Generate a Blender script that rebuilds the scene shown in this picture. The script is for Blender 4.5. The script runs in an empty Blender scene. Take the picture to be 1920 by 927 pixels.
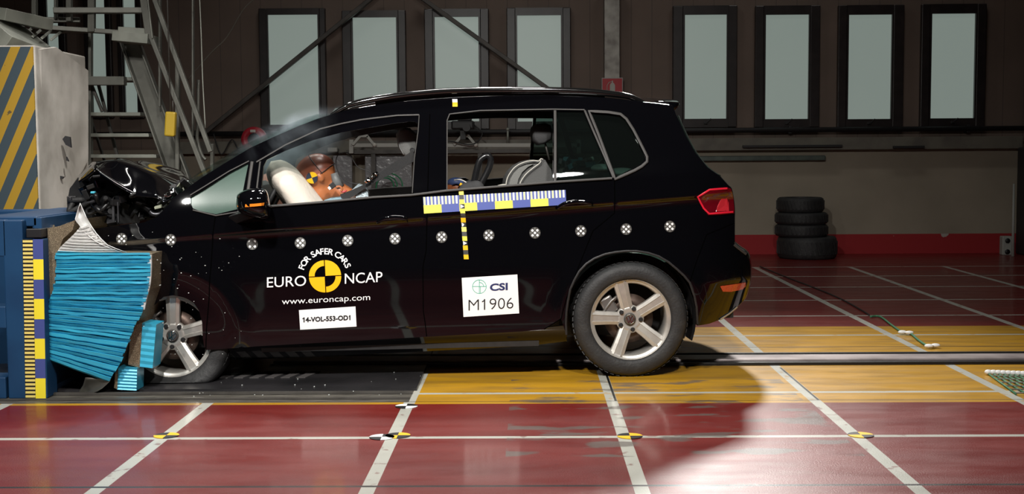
import bpy, bmesh, math, random
from mathutils import Vector, Matrix, noise
from mathutils.geometry import delaunay_2d_cdt
random.seed(7)
C = bpy.context.scene.collection
scn = bpy.context.scene
PI = math.pi

# ---------------------------------------------------------------- camera
F_PX, PITCH, YAW, ROLL, CAM_H = 2357.5, .07392, .01352, -.00669, 1.2224
def _cam_dir(x, f, y):
    cr, sr = math.cos(ROLL), math.sin(ROLL); x, y = cr*x-sr*y, sr*x+cr*y
    cp, sp = math.cos(PITCH), math.sin(PITCH); f, y = cp*f+sp*y, -sp*f+cp*y
    cy, sy = math.cos(YAW), math.sin(YAW)
    return Vector((cy*x-sy*f, sy*x+cy*f, y))
cam_data = bpy.data.cameras.new('camera')
cam = bpy.data.objects.new('camera', cam_data); C.objects.link(cam)
_r, _f, _u = _cam_dir(1,0,0), _cam_dir(0,1,0), _cam_dir(0,0,1)
M = Matrix(((_r.x,_u.x,-_f.x,0),(_r.y,_u.y,-_f.y,0),(_r.z,_u.z,-_f.z,CAM_H),(0,0,0,1)))
cam.matrix_world = M
cam_data.sensor_width = 36; cam_data.lens = F_PX/1920*36
cam_data.clip_start = .05; cam_data.clip_end = 100
scn.camera = cam

# ---------------------------------------------------------------- world, exposure, lamps of the hall, added fill for the sheet
w = bpy.data.worlds.new('hall_ambient'); scn.world = w; w.use_nodes = True
w.node_tree.nodes['Background'].inputs[0].default_value = (.6,.65,.75,1)
w.node_tree.nodes['Background'].inputs[1].default_value = .012
scn.view_settings.view_transform = 'Standard'; scn.view_settings.look = 'None'
scn.view_settings.gamma = 1; scn.view_settings.use_curve_mapping = False
scn.view_settings.exposure = 0.0
def area(name, loc, target, size, power, color=(1,.97,.92), sy=None, spread=None):
    l = bpy.data.lights.new(name, 'AREA'); l.energy = power; l.color = color
    l.shape = 'RECTANGLE' if sy else 'DISK'; l.size = size
    if sy: l.size_y = sy
    if spread: l.spread = spread
    o = bpy.data.objects.new(name, l); C.objects.link(o); o.location = loc
    o.rotation_euler = (Vector(target)-Vector(loc)).to_track_quat('-Z','Y').to_euler()
    return o
D2R = math.radians
area('flood_lamp', (-1.3,2.2,4.3), (-.9,6.8,.7), .34, 62, spread=D2R(80))
area('flood_lamp', (.9,2.4,4.4), (.6,6.8,.7), .34, 40, spread=D2R(80))
area('flood_lamp', (-3.0,2.9,3.9), (-2.4,6.4,.6), .3, 26, spread=D2R(80))
area('overhead_lamp', (1.55,11.4,3.95), (1.0,4.6,.0), .42, 66, spread=D2R(75))
for x, p in ((-3.4,17),(-2.0,16),(-.2,16)):
    area('overhead_lamp', (x,10.6,6.2), (x*.8,5.2,.0), .4, p, spread=D2R(70))
area('overhead_lamp', (-.3,7.2,5.6), (-.3,7.3,0), 1.6, 34, sy=.5, spread=D2R(80))
area('sheet_fill_lamp', (-1.0,5.4,4.8), (-2.75,8.2,1.35), .25, 9, spread=D2R(34))  # unseen fill light, added to brighten the pale sheet by the striped block
area('overhead_lamp', (3.4,12.4,6.3), (3.4,15,1.3), 1.5, 19, sy=.4)
area('overhead_lamp', (-1.4,12.4,6.3), (-1.4,15,1.1), 1.5, 22, sy=.4)

# ---------------------------------------------------------------- pixel helpers (frame 1920x927)
def ray(px, py): return _cam_dir(px-960, F_PX, 463.5-py)
def P(px, py, Y):
    d = ray(px,py); return Vector((0,0,CAM_H)) + d*(Y/d.y)
def G(px, py, z=0):
    d = ray(px,py); return Vector((0,0,CAM_H)) + d*((z-CAM_H)/d.z)

# ---------------------------------------------------------------- materials
MATS = {}
def mat(name, color=(.5,.5,.5), rough=.5, metal=0, coat=0, spec=None, alpha=1, emit=None, estr=1, trans=0, bump=None, vary=None):
    if name in MATS: return MATS[name]
    m = bpy.data.materials.new(name); m.use_nodes = True
    nt = m.node_tree; b = nt.nodes['Principled BSDF']
    b.inputs['Base Color'].default_value = (*color,1); b.inputs['Roughness'].default_value = rough
    b.inputs['Metallic'].default_value = metal; b.inputs['Coat Weight'].default_value = coat
    b.inputs['Coat Roughness'].default_value = .03
    b.inputs['Alpha'].default_value = alpha; b.inputs['Transmission Weight'].default_value = trans
    if spec is not None: b.inputs['Specular IOR Level'].default_value = spec
    if emit: b.inputs['Emission Color'].default_value = (*emit,1); b.inputs['Emission Strength'].default_value = estr
    tc = nt.nodes.new('ShaderNodeTexCoord')
    if vary:
        sc, c2, lo, hi = vary
        n = nt.nodes.new('ShaderNodeTexNoise'); n.inputs['Scale'].default_value = sc; n.inputs['Detail'].default_value = 6
        r = nt.nodes.new('ShaderNodeMapRange'); r.inputs[1].default_value = lo; r.inputs[2].default_value = hi
        x = nt.nodes.new('ShaderNodeMix'); x.data_type = 'RGBA'
        x.inputs[6].default_value = (*color,1); x.inputs[7].default_value = (*c2,1)
        nt.links.new(tc.outputs['Object'], n.inputs['Vector']); nt.links.new(n.outputs['Fac'], r.inputs[0])
        nt.links.new(r.outputs[0], x.inputs[0]); nt.links.new(x.outputs[2], b.inputs['Base Color'])
    if bump:
        sc, st = bump
        n = nt.nodes.new('ShaderNodeTexNoise'); n.inputs['Scale'].default_value = sc; n.inputs['Detail'].default_value = 4
        q = nt.nodes.new('ShaderNodeBump'); q.inputs['Strength'].default_value = st; q.inputs['Distance'].default_value = .02
        nt.links.new(tc.outputs['Object'], n.inputs['Vector']); nt.links.new(n.outputs['Fac'], q.inputs['Height'])
        nt.links.new(q.outputs[0], b.inputs['Normal'])
    MATS[name] = m; return m
m_paint = mat('black_paint', (.002,.002,.0028), .05, coat=.5, spec=.25)
m_trimblk = mat('black_plastic', (.012,.012,.013), .5, vary=(30,(.018,.017,.018),.4,.7))
m_inner = mat('interior_black', (.012,.012,.013), .6, bump=(200,.1))
m_trim = mat('anodised_trim', (.045,.042,.04), .5, spec=.3)
m_chrome = mat('chrome', (.6,.6,.6), .12, metal=1)
m_alu = mat('alloy', (.56,.54,.50), .38, metal=.6, vary=(25,(.48,.46,.43),.4,.7))
m_rubber = mat('rubber', (.018,.018,.019), .62, vary=(18,(.03,.03,.03),.45,.75), bump=(80,.15))
m_disc = mat('brake_disc', (.12,.085,.07), .45, metal=.7, vary=(12,(.07,.045,.035),.4,.6))
m_white = mat('white_vinyl', (.88,.88,.88), .45)
m_yel = mat('yellow_vinyl', (.80,.72,.09), .45)
m_orangeyel = mat('amber_vinyl', (.92,.52,.01), .45)
m_bluev = mat('blue_vinyl', (.07,.10,.36), .45)
m_dgrey = mat('dark_grey_vinyl', (.05,.05,.048), .5)
m_seam = mat('seam_shadow_gap', (.001,.001,.001), .9, spec=0)
m_black = mat('black_ink', (.008,.008,.01), .5)
m_navy = mat('navy_ink', (.02,.03,.12), .5)
m_green = mat('green_ink', (.02,.40,.28), .5)
m_mark = mat('marker_grey', (.055,.052,.048), .55)

# ---------------------------------------------------------------- mesh helpers
def tag(o, label=None, cat=None, group=None, kind=None):
    if label: o['label'] = label
    if cat: o['category'] = cat
    if group: o['group'] = group
    if kind: o['kind'] = kind
    return o
def empty(name, loc=(0,0,0), rz=0):
    o = bpy.data.objects.new(name, None); C.objects.link(o); o.location = loc; o.rotation_euler = (0,0,rz)
    o.empty_display_size = .1
    return o
class MB:
    def __init__(s): s.v=[]; s.f=[]; s.m=[]; s.sm=[]
    def add(s, vs, fs, mi=0, smooth=False):
        k=len(s.v); s.v += [Vector(v) for v in vs]
        for f in fs: s.f.append([i+k for i in f]); s.m.append(mi); s.sm.append(smooth)
        return s
    def box(s, c, d, R=None, mi=0, bev=0):
        hx,hy,hz=[q/2 for q in d]; c=Vector(c)
        if bev:
            bm=bmesh.new(); bmesh.ops.create_cube(bm,size=1); bmesh.ops.scale(bm,vec=d,verts=bm.verts)
            bmesh.ops.bevel(bm,geom=bm.edges,offset=bev,segments=2,affect='EDGES',profile=.5)
            bm.verts.ensure_lookup_table(); vs=[v.co.copy() for v in bm.verts]; fs=[[v.index for v in f.verts] for f in bm.faces]; bm.free()
        else:
            vs=[Vector((x,y,z)) for x in(-hx,hx) for y in(-hy,hy) for z in(-hz,hz)]
            fs=[(0,1,3,2),(4,6,7,5),(0,4,5,1),(2,3,7,6),(0,2,6,4),(1,5,7,3)]
        if R is not None: vs=[R@v for v in vs]
        return s.add([v+c for v in vs],fs,mi)
    def beam(s, a, b, w, h, up=Vector((0,0,1)), mi=0, bev=0):
        a=Vector(a); b=Vector(b); d=b-a; L=d.length; d.normalize()
        x=d.cross(up)
        if x.length<1e-4: x=Vector((1,0,0))
        x.normalize(); z=x.cross(d)
        R=Matrix((x,d,z)).transposed()
        return s.box((a+b)/2,(w,L,h),R,mi,bev)
    def tube(s, pts, r, n=10, mi=0, cap=True, closed=False):
        pts=[Vector(p) for p in pts]; N=len(pts); rr=r if isinstance(r,(list,tuple)) else [r]*N
        prev=None; vs=[]
        for i,p in enumerate(pts):
            if closed: d=pts[(i+1)%N]-pts[i-1]
            else: d=pts[min(i+1,N-1)]-pts[max(i-1,0)]
            d.normalize()
            if prev is None:
                a=Vector((0,0,1)) if abs(d.z)<.9 else Vector((1,0,0)); x=d.cross(a).normalized()
            else: x=(prev-d*prev.dot(d)).normalized()
            prev=x; y=d.cross(x)
            for j in range(n):
                t=2*PI*j/n; vs.append(p+(x*math.cos(t)+y*math.sin(t))*rr[i])
        fs=[]
        for i in range(N if closed else N-1):
            for j in range(n):
                a=i*n+j; b=i*n+(j+1)%n; c=((i+1)%N)*n+(j+1)%n; e=((i+1)%N)*n+j; fs.append((a,b,c,e))
        s.add(vs,fs,mi,True)
        if cap and not closed:
            k=len(s.v)-N*n
            s.f.append([k+j for j in range(n)][::-1]); s.m.append(mi); s.sm.append(False)
            s.f.append([k+(N-1)*n+j for j in range(n)]); s.m.append(mi); s.sm.append(False)
        return s
    def lathe(s, prof, n=48, origin=(0,0,0), axis='y', mi=0, a0=0, a1=2*PI, closed_prof=False, sharp=False):
        # prof: list of (r, h); axis along y by default
        full=abs(a1-a0-2*PI)<1e-6; vs=[]; o=Vector(origin); K=n if full else n+1; m=len(prof)
        for j in range(K):
            t=a0+(a1-a0)*j/n; c,q=math.cos(t),math.sin(t)
            for r,h in prof:
                if axis=='y': vs.append(o+Vector((r*c,h,r*q)))
                elif axis=='z': vs.append(o+Vector((r*c,r*q,h)))
                else: vs.append(o+Vector((h,r*c,r*q)))
        fs=[]
        for j in range(n):
            j2=(j+1)%K
            for i in range(m if closed_prof else m-1):
                i2=(i+1)%m; fs.append((j*m+i,j*m+i2,j2*m+i2,j2*m+i))
        return s.add(vs,fs,mi,not sharp)
    def prism(s, a, b, mi=0, smooth=False):
        # two matching loops of points -> closed solid
        n=len(a); fs=[tuple(range(n))[::-1], tuple(range(n,2*n))]+[(i,(i+1)%n,n+(i+1)%n,n+i) for i in range(n)]
        k=len(s.v); s.v += [Vector(v) for v in list(a)+list(b)]
        for q,f in enumerate(fs): s.f.append([i+k for i in f]); s.m.append(mi); s.sm.append(smooth and q>1)
        return s
    def grid(s, rows, mi=0, smooth=True, closeu=False):
        n=len(rows[0]); vs=[p for r in rows for p in r]; fs=[]
        for i in range(len(rows)-1):
            for j in range(n if closeu else n-1):
                j2=(j+1)%n; fs.append((i*n+j,i*n+j2,(i+1)*n+j2,(i+1)*n+j))
        return s.add(vs,fs,mi,smooth)
    def ball(s, c, r, R=None, nu=24, nv=16, mi=0, e=1.0):
        c=Vector(c); rx,ry,rz=(r,r,r) if isinstance(r,(int,float)) else r; rows=[]
        sg=lambda x:math.copysign(abs(x)**e,x)
        for i in range(nv+1):
            ph=-PI/2+PI*i/nv; row=[]
            for j in range(nu):
                t=2*PI*j/nu
                v=Vector((rx*sg(math.cos(ph))*sg(math.cos(t)),ry*sg(math.cos(ph))*sg(math.sin(t)),rz*sg(math.sin(ph))))
                row.append(c+(R@v if R is not None else v))
            rows.append(row)
        return s.grid(rows,mi,True,True)
    def build(s, name, mats, parent=None, fix=True, mods=None):
        me=bpy.data.meshes.new(name); me.from_pydata([tuple(v) for v in s.v],[],s.f)
        if not isinstance(mats,(list,tuple)): mats=[mats]
        for m in mats: me.materials.append(m)
        me.polygons.foreach_set('material_index',s.m); me.polygons.foreach_set('use_smooth',s.sm)
        if fix:
            bm=bmesh.new(); bm.from_mesh(me); bmesh.ops.remove_doubles(bm,verts=bm.verts,dist=1e-6)
            bmesh.ops.recalc_face_normals(bm,faces=bm.faces); bm.to_mesh(me); bm.free()
        me.update(); o=bpy.data.objects.new(name,me); C.objects.link(o)
        if parent is not None: o.parent=parent
        return o
def rotx(a): return Matrix.Rotation(a,3,'X')
def roty(a): return Matrix.Rotation(a,3,'Y')
def rotz(a): return Matrix.Rotation(a,3,'Z')
def spline(pts, n=8, closed=False):
    out=[]; N=len(pts); P_=[Vector(p) for p in pts]
    for i in range(N if closed else N-1):
        if closed: a,b,c,d=P_[i-1],P_[i],P_[(i+1)%N],P_[(i+2)%N]
        else: a,b,c,d=P_[max(i-1,0)],P_[i],P_[i+1],P_[min(i+2,N-1)]
        for k in range(n):
            t=k/n; out.append(.5*((2*b)+(c-a)*t+(2*a-5*b+4*c-d)*t*t+(3*b-a-3*c+d)*t**3))
    if not closed: out.append(P_[-1])
    return out
def text_mesh(body, bold=0.0):
    cu=bpy.data.curves.new('lettering','FONT'); cu.body=body; cu.offset=bold; cu.resolution_u=4
    o=bpy.data.objects.new('lettering',cu); C.objects.link(o)
    dg=bpy.context.evaluated_depsgraph_get(); me=bpy.data.meshes.new_from_object(o.evaluated_get(dg))
    v=[x.co.copy() for x in me.vertices]; f=[list(p.vertices) for p in me.polygons]
    bpy.data.objects.remove(o); bpy.data.curves.remove(cu); bpy.data.meshes.remove(me)
    return v,f
# ================================================================ SETTING
WALL_Y = 15.1
def nodes_floor():
    m=bpy.data.materials.new('painted_floor'); m.use_nodes=True; nt=m.node_tree; N=nt.nodes; Lk=nt.links.new
    b=N['Principled BSDF']; tc=N.new('ShaderNodeTexCoord'); sp=N.new('ShaderNodeSeparateXYZ'); Lk(tc.outputs['Object'],sp.inputs[0])
    X,Y=sp.outputs[0],sp.outputs[1]
    def mth(op,a,c=None,d=None):
        n=N.new('ShaderNodeMath'); n.operation=op
        for i,q in enumerate((a,c,d)):
            if q is None: continue
            if isinstance(q,(int,float)): n.inputs[i].default_value=q
            else: Lk(q,n.inputs[i])
        return n.outputs[0]
    def near(v,c,w): return mth('LESS_THAN',mth('ABSOLUTE',mth('SUBTRACT',v,c)),w)
    def inside(v,a,c): return mth('MULTIPLY',mth('GREATER_THAN',v,a),mth('LESS_THAN',v,c))
    def noise_(sc,det=5,vec=None,st=None):
        n=N.new('ShaderNodeTexNoise'); n.inputs['Scale'].default_value=sc; n.inputs['Detail'].default_value=det
        if st:
            mp=N.new('ShaderNodeMapping'); mp.inputs['Scale'].default_value=st; Lk(tc.outputs['Object'],mp.inputs[0]); Lk(mp.outputs[0],n.inputs['Vector'])
        else: Lk(tc.outputs['Object'],n.inputs['Vector'])
        return n.outputs['Fac']
    def ramp(v,a,c):
        r=N.new('ShaderNodeMapRange'); r.inputs[1].default_value=a; r.inputs[2].default_value=c; Lk(v,r.inputs[0]); return r.outputs[0]
    def mix(f,a,c):
        n=N.new('ShaderNodeMix'); n.data_type='RGBA'
        for i,q in ((0,f),(6,a),(7,c)):
            if isinstance(q,tuple): n.inputs[i].default_value=(*q,1)
            else: Lk(q,n.inputs[i])
        return n.outputs[2]
    red=mix(ramp(noise_(1.3,6,st=(1,2.5,1)),.35,.7),(.175,.012,.009),(.13,.009,.008))
    yel=mix(ramp(noise_(2.2,8,st=(1,5,1)),.42,.66),(.50,.26,.012),(.36,.19,.02))
    scuff=mth('MULTIPLY',mth('MULTIPLY',ramp(noise_(2.4,8,st=(1.1,2.6,1)),.54,.60),inside(X,-.1,1.35)),inside(Y,5.0,6.75))
    yel=mix(mth('MULTIPLY',ramp(noise_(5,9,st=(.5,9,1)),.64,.72),.7),yel,(.10,.075,.05))
    col=mix(inside(Y,6.09,8.78),red,yel)
    # white tape grid, one metre apart
    fx=mth('SUBTRACT',X,.405); fx=mth('ABSOLUTE',mth('SUBTRACT',fx,mth('ROUND',fx)))
    lx=mth('LESS_THAN',fx,.028)
    fy=mth('SUBTRACT',Y,5.36); fy=mth('ABSOLUTE',mth('SUBTRACT',fy,mth('ROUND',fy)))
    ly=mth('MULTIPLY',mth('LESS_THAN',fy,.021),mth('LESS_THAN',Y,14.0))
    ly=mth('MULTIPLY',ly,mth('GREATER_THAN',mth('ABSOLUTE',mth('SUBTRACT',Y,4.36)),.3))
    line=mth('MAXIMUM',mth('MULTIPLY',lx,mth('LESS_THAN',Y,13.4)),ly)
    wear=mth('SUBTRACT',1.0,mth('MULTIPLY',ramp(noise_(14,8),.60,.66),.6))
    col=mix(mth('MULTIPLY',line,wear),col,(.46,.46,.41))
    col=mix(mth('MULTIPLY',scuff,.8),col,(.11,.095,.085))
    # dark seams
    j=mth('MAXIMUM',near(Y,4.56,.011),mth('MAXIMUM',near(Y,6.15,.004),near(Y,7.85,.008)))
    slot=mth('MULTIPLY',near(mth('ADD',X,mth('MULTIPLY',Y,.0)),.425,.006),inside(Y,6.15,7.1))
    slot2=mth('MULTIPLY',near(X,1.425,.006),inside(Y,6.15,7.1))
    col=mix(mth('MAXIMUM',j,mth('MAXIMUM',slot,slot2)),col,(.01,.01,.01))
    # bare concrete strip by the steel plate, left of the yellow field
    col=mix(mth('MULTIPLY',inside(Y,6.14,8.0),mth('LESS_THAN',X,-.60)),col,mix(ramp(noise_(9,9,st=(1,6,1)),.4,.65),(.13,.12,.10),(.05,.045,.04)))
    Lk(col,b.inputs['Base Color'])
    rg=ramp(noise_(3,6,st=(1,3,1)),.3,.75)
    mr=N.new('ShaderNodeMapRange'); Lk(rg,mr.inputs[0]); mr.inputs[3].default_value=.34; mr.inputs[4].default_value=.50; b.inputs['Coat Weight'].default_value=.25; b.inputs['Coat Roughness'].default_value=.10; b.inputs['Specular IOR Level'].default_value=.45
    Lk(mr.outputs[0],b.inputs['Roughness'])
    bp=N.new('ShaderNodeBump'); bp.inputs['Strength'].default_value=.30; bp.inputs['Distance'].default_value=.004
    Lk(noise_(160,3),bp.inputs['Height']); Lk(bp.outputs[0],b.inputs['Normal'])
    return m
def struct(o): o['kind']='structure'; return o
mb=MB(); mb.box((0,6.5,-.1),(24,22,.2)); floor=struct(mb.build('floor',nodes_floor()))
# wall with panel joints above, plaster below, red plinth
def nodes_wall():
    m=bpy.data.materials.new('hall_wall'); m.use_nodes=True; nt=m.node_tree; N=nt.nodes; Lk=nt.links.new
    b=N['Principled BSDF']; tc=N.new('ShaderNodeTexCoord'); sp=N.new('ShaderNodeSeparateXYZ'); Lk(tc.outputs['Object'],sp.inputs[0])
    def mth(op,a,c=None):
        n=N.new('ShaderNodeMath'); n.operation=op
        for i,q in enumerate((a,c)):
            if q is None: continue
            if isinstance(q,(int,float)): n.inputs[i].default_value=q
            else: Lk(q,n.inputs[i])
        return n.outputs[0]
    def mix(f,a,c):
        n=N.new('ShaderNodeMix'); n.data_type='RGBA'
        for i,q in ((0,f),(6,a),(7,c)):
            if isinstance(q,tuple): n.inputs[i].default_value=(*q,1)
            elif isinstance(q,(int,float)): n.inputs[i].default_value=q
            else: Lk(q,n.inputs[i])
        return n.outputs[2]
    nz=N.new('ShaderNodeTexNoise'); nz.inputs['Scale'].default_value=1.6; nz.inputs['Detail'].default_value=8; Lk(tc.outputs['Object'],nz.inputs['Vector'])
    r=N.new('ShaderNodeMapRange'); r.inputs[1].default_value=.35; r.inputs[2].default_value=.7; Lk(nz.outputs['Fac'],r.inputs[0])
    plaster=mix(r.outputs[0],(.32,.275,.21),(.26,.225,.17))
    upper=mix(r.outputs[0],(.17,.125,.10),(.135,.10,.08))
    fx=mth('FRACT',mth('DIVIDE',sp.outputs[0],.245)); g=mth('LESS_THAN',fx,.035)
    upper=mix(mth('MULTIPLY',g,.6),upper,(.06,.05,.045))
    col=mix(mth('GREATER_THAN',sp.outputs[2],1.3),plaster,upper)
    n2=N.new('ShaderNodeTexNoise'); n2.inputs['Scale'].default_value=3.2; n2.inputs['Detail'].default_value=4; Lk(tc.outputs['Object'],n2.inputs['Vector'])
    chip=mth('GREATER_THAN',n2.outputs['Fac'],.70)
    redc=mix(chip,(.33,.012,.016),(.40,.36,.32))
    col=mix(mth('LESS_THAN',sp.outputs[2],.235),col,redc)
    Lk(col,b.inputs['Base Color']); b.inputs['Roughness'].default_value=.7
    return m
mw=nodes_wall()
def wall_box(name,c,d): mb=MB(); mb.box(c,d); return struct(mb.build(name,mw))
wall_box('wall_far',(0,WALL_Y+.15,3.5),(24,.3,7.4))
m_dark=mat('dark_hall_wall',(.05,.045,.042),.8,vary=(2,(.04,.035,.033),.4,.6))
for nm,c,d in (('wall_left',(-11.9,6.5,3.5),(.3,22,7.4)),('wall_right',(11.9,6.5,3.5),(.3,22,7.4)),('wall_near',(0,-4.4,3.5),(24,.3,7.4))):
    mb=MB(); mb.box(c,d); struct(mb.build(nm,m_dark))
mb=MB(); mb.box((0,6.5,7.1),(24,22,.2)); struct(mb.build('ceiling',m_dark))
# windows of the far wall: frames proud of the wall, frosted daylight panes
m_frame=mat('window_frame_dark',(.028,.022,.022),.35,vary=(8,(.02,.016,.016),.4,.6))
m_pane=mat('frosted_pane',(.16,.18,.165),.35,emit=(.50,.60,.54),estr=.34,vary=(1.2,(.13,.15,.14),.35,.7))
def window(n,ox0,ox1,ix0,ix1,oy0,oy1,iy0,iy1):
    Y=WALL_Y-.03
    def xz(px,py): q=P(px,py,Y); return q.x,q.z
    ym=(iy0+iy1)/2
    x0,x1,i0,i1=xz(ox0,ym)[0],xz(ox1,ym)[0],xz(ix0,ym)[0],xz(ix1,ym)[0]
    xm=(ix0+ix1)/2; zt,zb,jt,jb=xz(xm,oy0)[1],xz(xm,oy1)[1],xz(xm,iy0)[1],xz(xm,iy1)[1]
    mb=MB()
    mb.box(((x0+i0)/2,Y,(zt+zb)/2),(i0-x0,.08,zt-zb),bev=.008); mb.box(((x1+i1)/2,Y,(zt+zb)/2),(x1-i1,.08,zt-zb),bev=.008)
    mb.box(((i0+i1)/2,Y,(zt+jt)/2),(i1-i0,.078,zt-jt)); mb.box(((i0+i1)/2,Y,(zb+jb)/2),(i1-i0,.078,jb-zb))
    for a,c,bb,d in ((i0,i0+.02,jb,jt),(i1-.02,i1,jb,jt)): mb.box(((a+c)/2,Y-.02,(bb+d)/2),(.02,.05,d-bb))
    fr=struct(mb.build('window_%d'%n,m_frame))
    mb=MB(); mb.box(((i0+i1)/2,Y+.005,(jt+jb)/2),(i1-i0,.02,jt-jb)); mb.build('pane',m_pane,fr)
    mb=MB(); mb.box(((i0+i1)/2+.0,Y-.05,jb-.05),(.04,.03,.03),bev=.004); mb.beam(((i0+i1)/2,Y-.07,jb-.05),((i0+i1)/2+.06,Y-.07,jb+.0),.012,.012); mb.build('handle',m_trimblk,fr)
WN=[(488,612,502,601,16,242,28,234),(643,762,660,747.5,20,242,33,226),(797,917,813,901,17,243,32,228),(950.5,1070,967,1055,15,243,29,228),
    (1261,1381,1280,1364.7,11,239,28,223),(1415,1536,1431,1518,11,239,28,223.5),(1570,1692.6,1586,1673,10,239,28,223.5),(1725.5,1846,1741,1829,8,239,26,222),
    (160,210,170,203,-40,222,-30,212),(222,268,231,260,-40,222,-30,212),(78,124,88,115,-60,200,-50,190)]
for i,q in enumerate(WN): window(i+1,*q)
# ledge beam, rails and pipe along the wall
def wbox(name,x0,x1,y0,y1,Y,dep,m,st=True,bev=.004):
    a=P(x0,(y0+y1)/2,Y); b=P(x1,(y0+y1)/2,Y); t=P((x0+x1)/2,y0,Y).z; u=P((x0+x1)/2,y1,Y).z
    mb=MB(); mb.box(((a.x+b.x)/2,Y+dep/2,(t+u)/2),(b.x-a.x,dep,t-u),bev=bev); o=mb.build(name,m)
    return struct(o) if st else o
m_ledge=mat('ledge_grey',(.16,.15,.12),.6,vary=(4,(.11,.10,.085),.4,.65))
wbox('trim_1',300,1918,261,284,WALL_Y-.12,.12,m_ledge)
m_greenpipe=mat('green_grey_paint',(.10,.13,.11),.5,vary=(6,(.07,.09,.08),.4,.6))
mb=MB(); z=P(1000,247,WALL_Y-.12).z; mb.tube([(-6.5,WALL_Y-.12,z),(9,WALL_Y-.12,z)],.03,12)
for x in (-4,-1.5,.9,3.1,5.2,7.3): mb.box((x,WALL_Y-.06,z),(.04,.12,.09),bev=.005)
tag(mb.build('wall_pipe',m_trimblk),'long dark pipe running along the far wall just below the windows','pipe')
a=P(1310,297,WALL_Y-.05); b=P(1547,297,WALL_Y-.05)
mb=MB(); mb.box(((a.x+b.x)/2,WALL_Y-.04,(a.z+b.z)/2),(b.x-a.x,.08,.06),bev=.01)
tag(mb.build('cable_duct',m_greenpipe),'grey green cable duct on the plaster wall behind the car tail','cable duct')
for x0,x1,y0,y1,lab in ((1392,1578,272,277,'long flat dark bar lying on the wall ledge beyond the car tail'),(1674,1732,274,278,'short dark bar on the wall ledge, not the long one')):
    a=P(x0,y0,WALL_Y-.13); b=P(x1,y1,WALL_Y-.13); mb=MB(); mb.box(((a.x+b.x)/2,WALL_Y-.145,(a.z+b.z)/2),(b.x-a.x,.05,.03),bev=.004)
    tag(mb.build('metal_bar',m_trimblk),lab,'bar')
# duct column and extinguisher sign between the window groups
m_duct=mat('galvanised_duct',(.20,.19,.17),.35,metal=.5,vary=(5,(.10,.09,.08),.4,.62))
wbox('wall_duct',1133,1162,-20,147,WALL_Y-.16,.16,m_duct,False); tag(bpy.data.objects['wall_duct'],'worn galvanised duct coming down the wall above the red sign','duct')
a=P(1128,146,WALL_Y-.17); b=P(1168,184,WALL_Y-.17)
sign=MB(); sign.box(((a.x+b.x)/2,WALL_Y-.16,(a.z+b.z)/2),(b.x-a.x,.02,a.z-b.z),bev=.003)
sign=sign.build('fire_extinguisher_sign',mat('pale_sign_edge',(.35,.33,.32),.5))
tag(sign,'red square fire extinguisher sign at the foot of the wall duct','sign')
cx=(a.x+b.x)/2; cz=(a.z+b.z)/2; ys=WALL_Y-.172
mb=MB(); mb.box((cx,ys,cz),(b.x-a.x-.02,.004,a.z-b.z-.02)); mb.build('red_face',mat('sign_red',(.42,.02,.03),.5),sign)
mb=MB(); pts=[(-.028,-.09),(.032,-.09),(.032,.03),(.02,.055),(.008,.06),(.008,.085),(-.006,.085),(-.006,.06),(-.018,.055),(-.028,.03)]
mb.prism([(cx+p,ys-.005,cz+q) for p,q in pts],[(cx+p,ys-.001,cz+q) for p,q in pts]); mb.tube([(cx,ys-.003,cz+.075),(cx-.04,ys-.003,cz+.065),(cx-.06,ys-.003,cz+.03),(cx-.065,ys-.003,cz-.09)],.004,6)
mb.build('pictogram',mat('sign_pale',(.42,.42,.38),.5),sign)
# far wall braces
m_steel=mat('dark_steel',(.085,.078,.07),.5,metal=.3,vary=(7,(.055,.05,.045),.4,.65))
for p1,p2,lab in (((380,253),(715,-18),'long dark diagonal brace crossing the streaked wall window'),((775,-15),(1035,172),'dark diagonal wall brace ending above the car roof')):
    mb=MB(); a=P(*p1,14.88); b=P(*p2,14.88); mb.beam(a,b,.05,.075,up=Vector((0,1,0)),bev=.006)
    d=(b-a).normalized(); mb.beam(a+Vector((0,.03,0)),b+Vector((0,.03,0)),.02,.10,up=Vector((0,1,0)))
    tag(mb.build('diagonal_brace',m_steel),lab,'brace',)
# tall dark post and pale stick at the right edge
mb=MB(); a=G(1903,476); mb.box((a.x+.55,14.8,.63),(1.1,.35,1.26),bev=.02); o=tag(mb.build('dark_cabinet',mat('cabinet_black',(.02,.02,.02),.6,bump=(30,.1))),'dark cabinet at the far wall, cut by the right picture side','cabinet')
o['label']='tall dark cabinet standing at the far wall beside a pale pole'
a=P(1899,476,14.55); b=P(1901,345,14.7); mb=MB(); a.z=0; mb.tube([a,b],[.018,.012],8); tag(mb.build('pole',mat('pale_grey_paint',(.36,.37,.34),.5,bump=(20,.05))),'thin pale pole leaning against the dark cabinet','pole')
a=P(1877,443,14.8); b=P(1895,476,14.8)
mb=MB(); mb.box(((a.x+b.x)/2,14.8,a.z/2),(b.x-a.x,.1,a.z),bev=.01)
br=tag(mb.build('floor_bracket',MATS['pale_grey_paint']),'small pale metal bracket on the floor by the pale pole','bracket')
for zz in (.04,.17): mb=MB(); mb.lathe([(0,-.004),(.03,-.004),(.03,.0)],16,((a.x+b.x)/2,14.748,zz)); mb.build('hole_ring',m_black,br)
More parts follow.
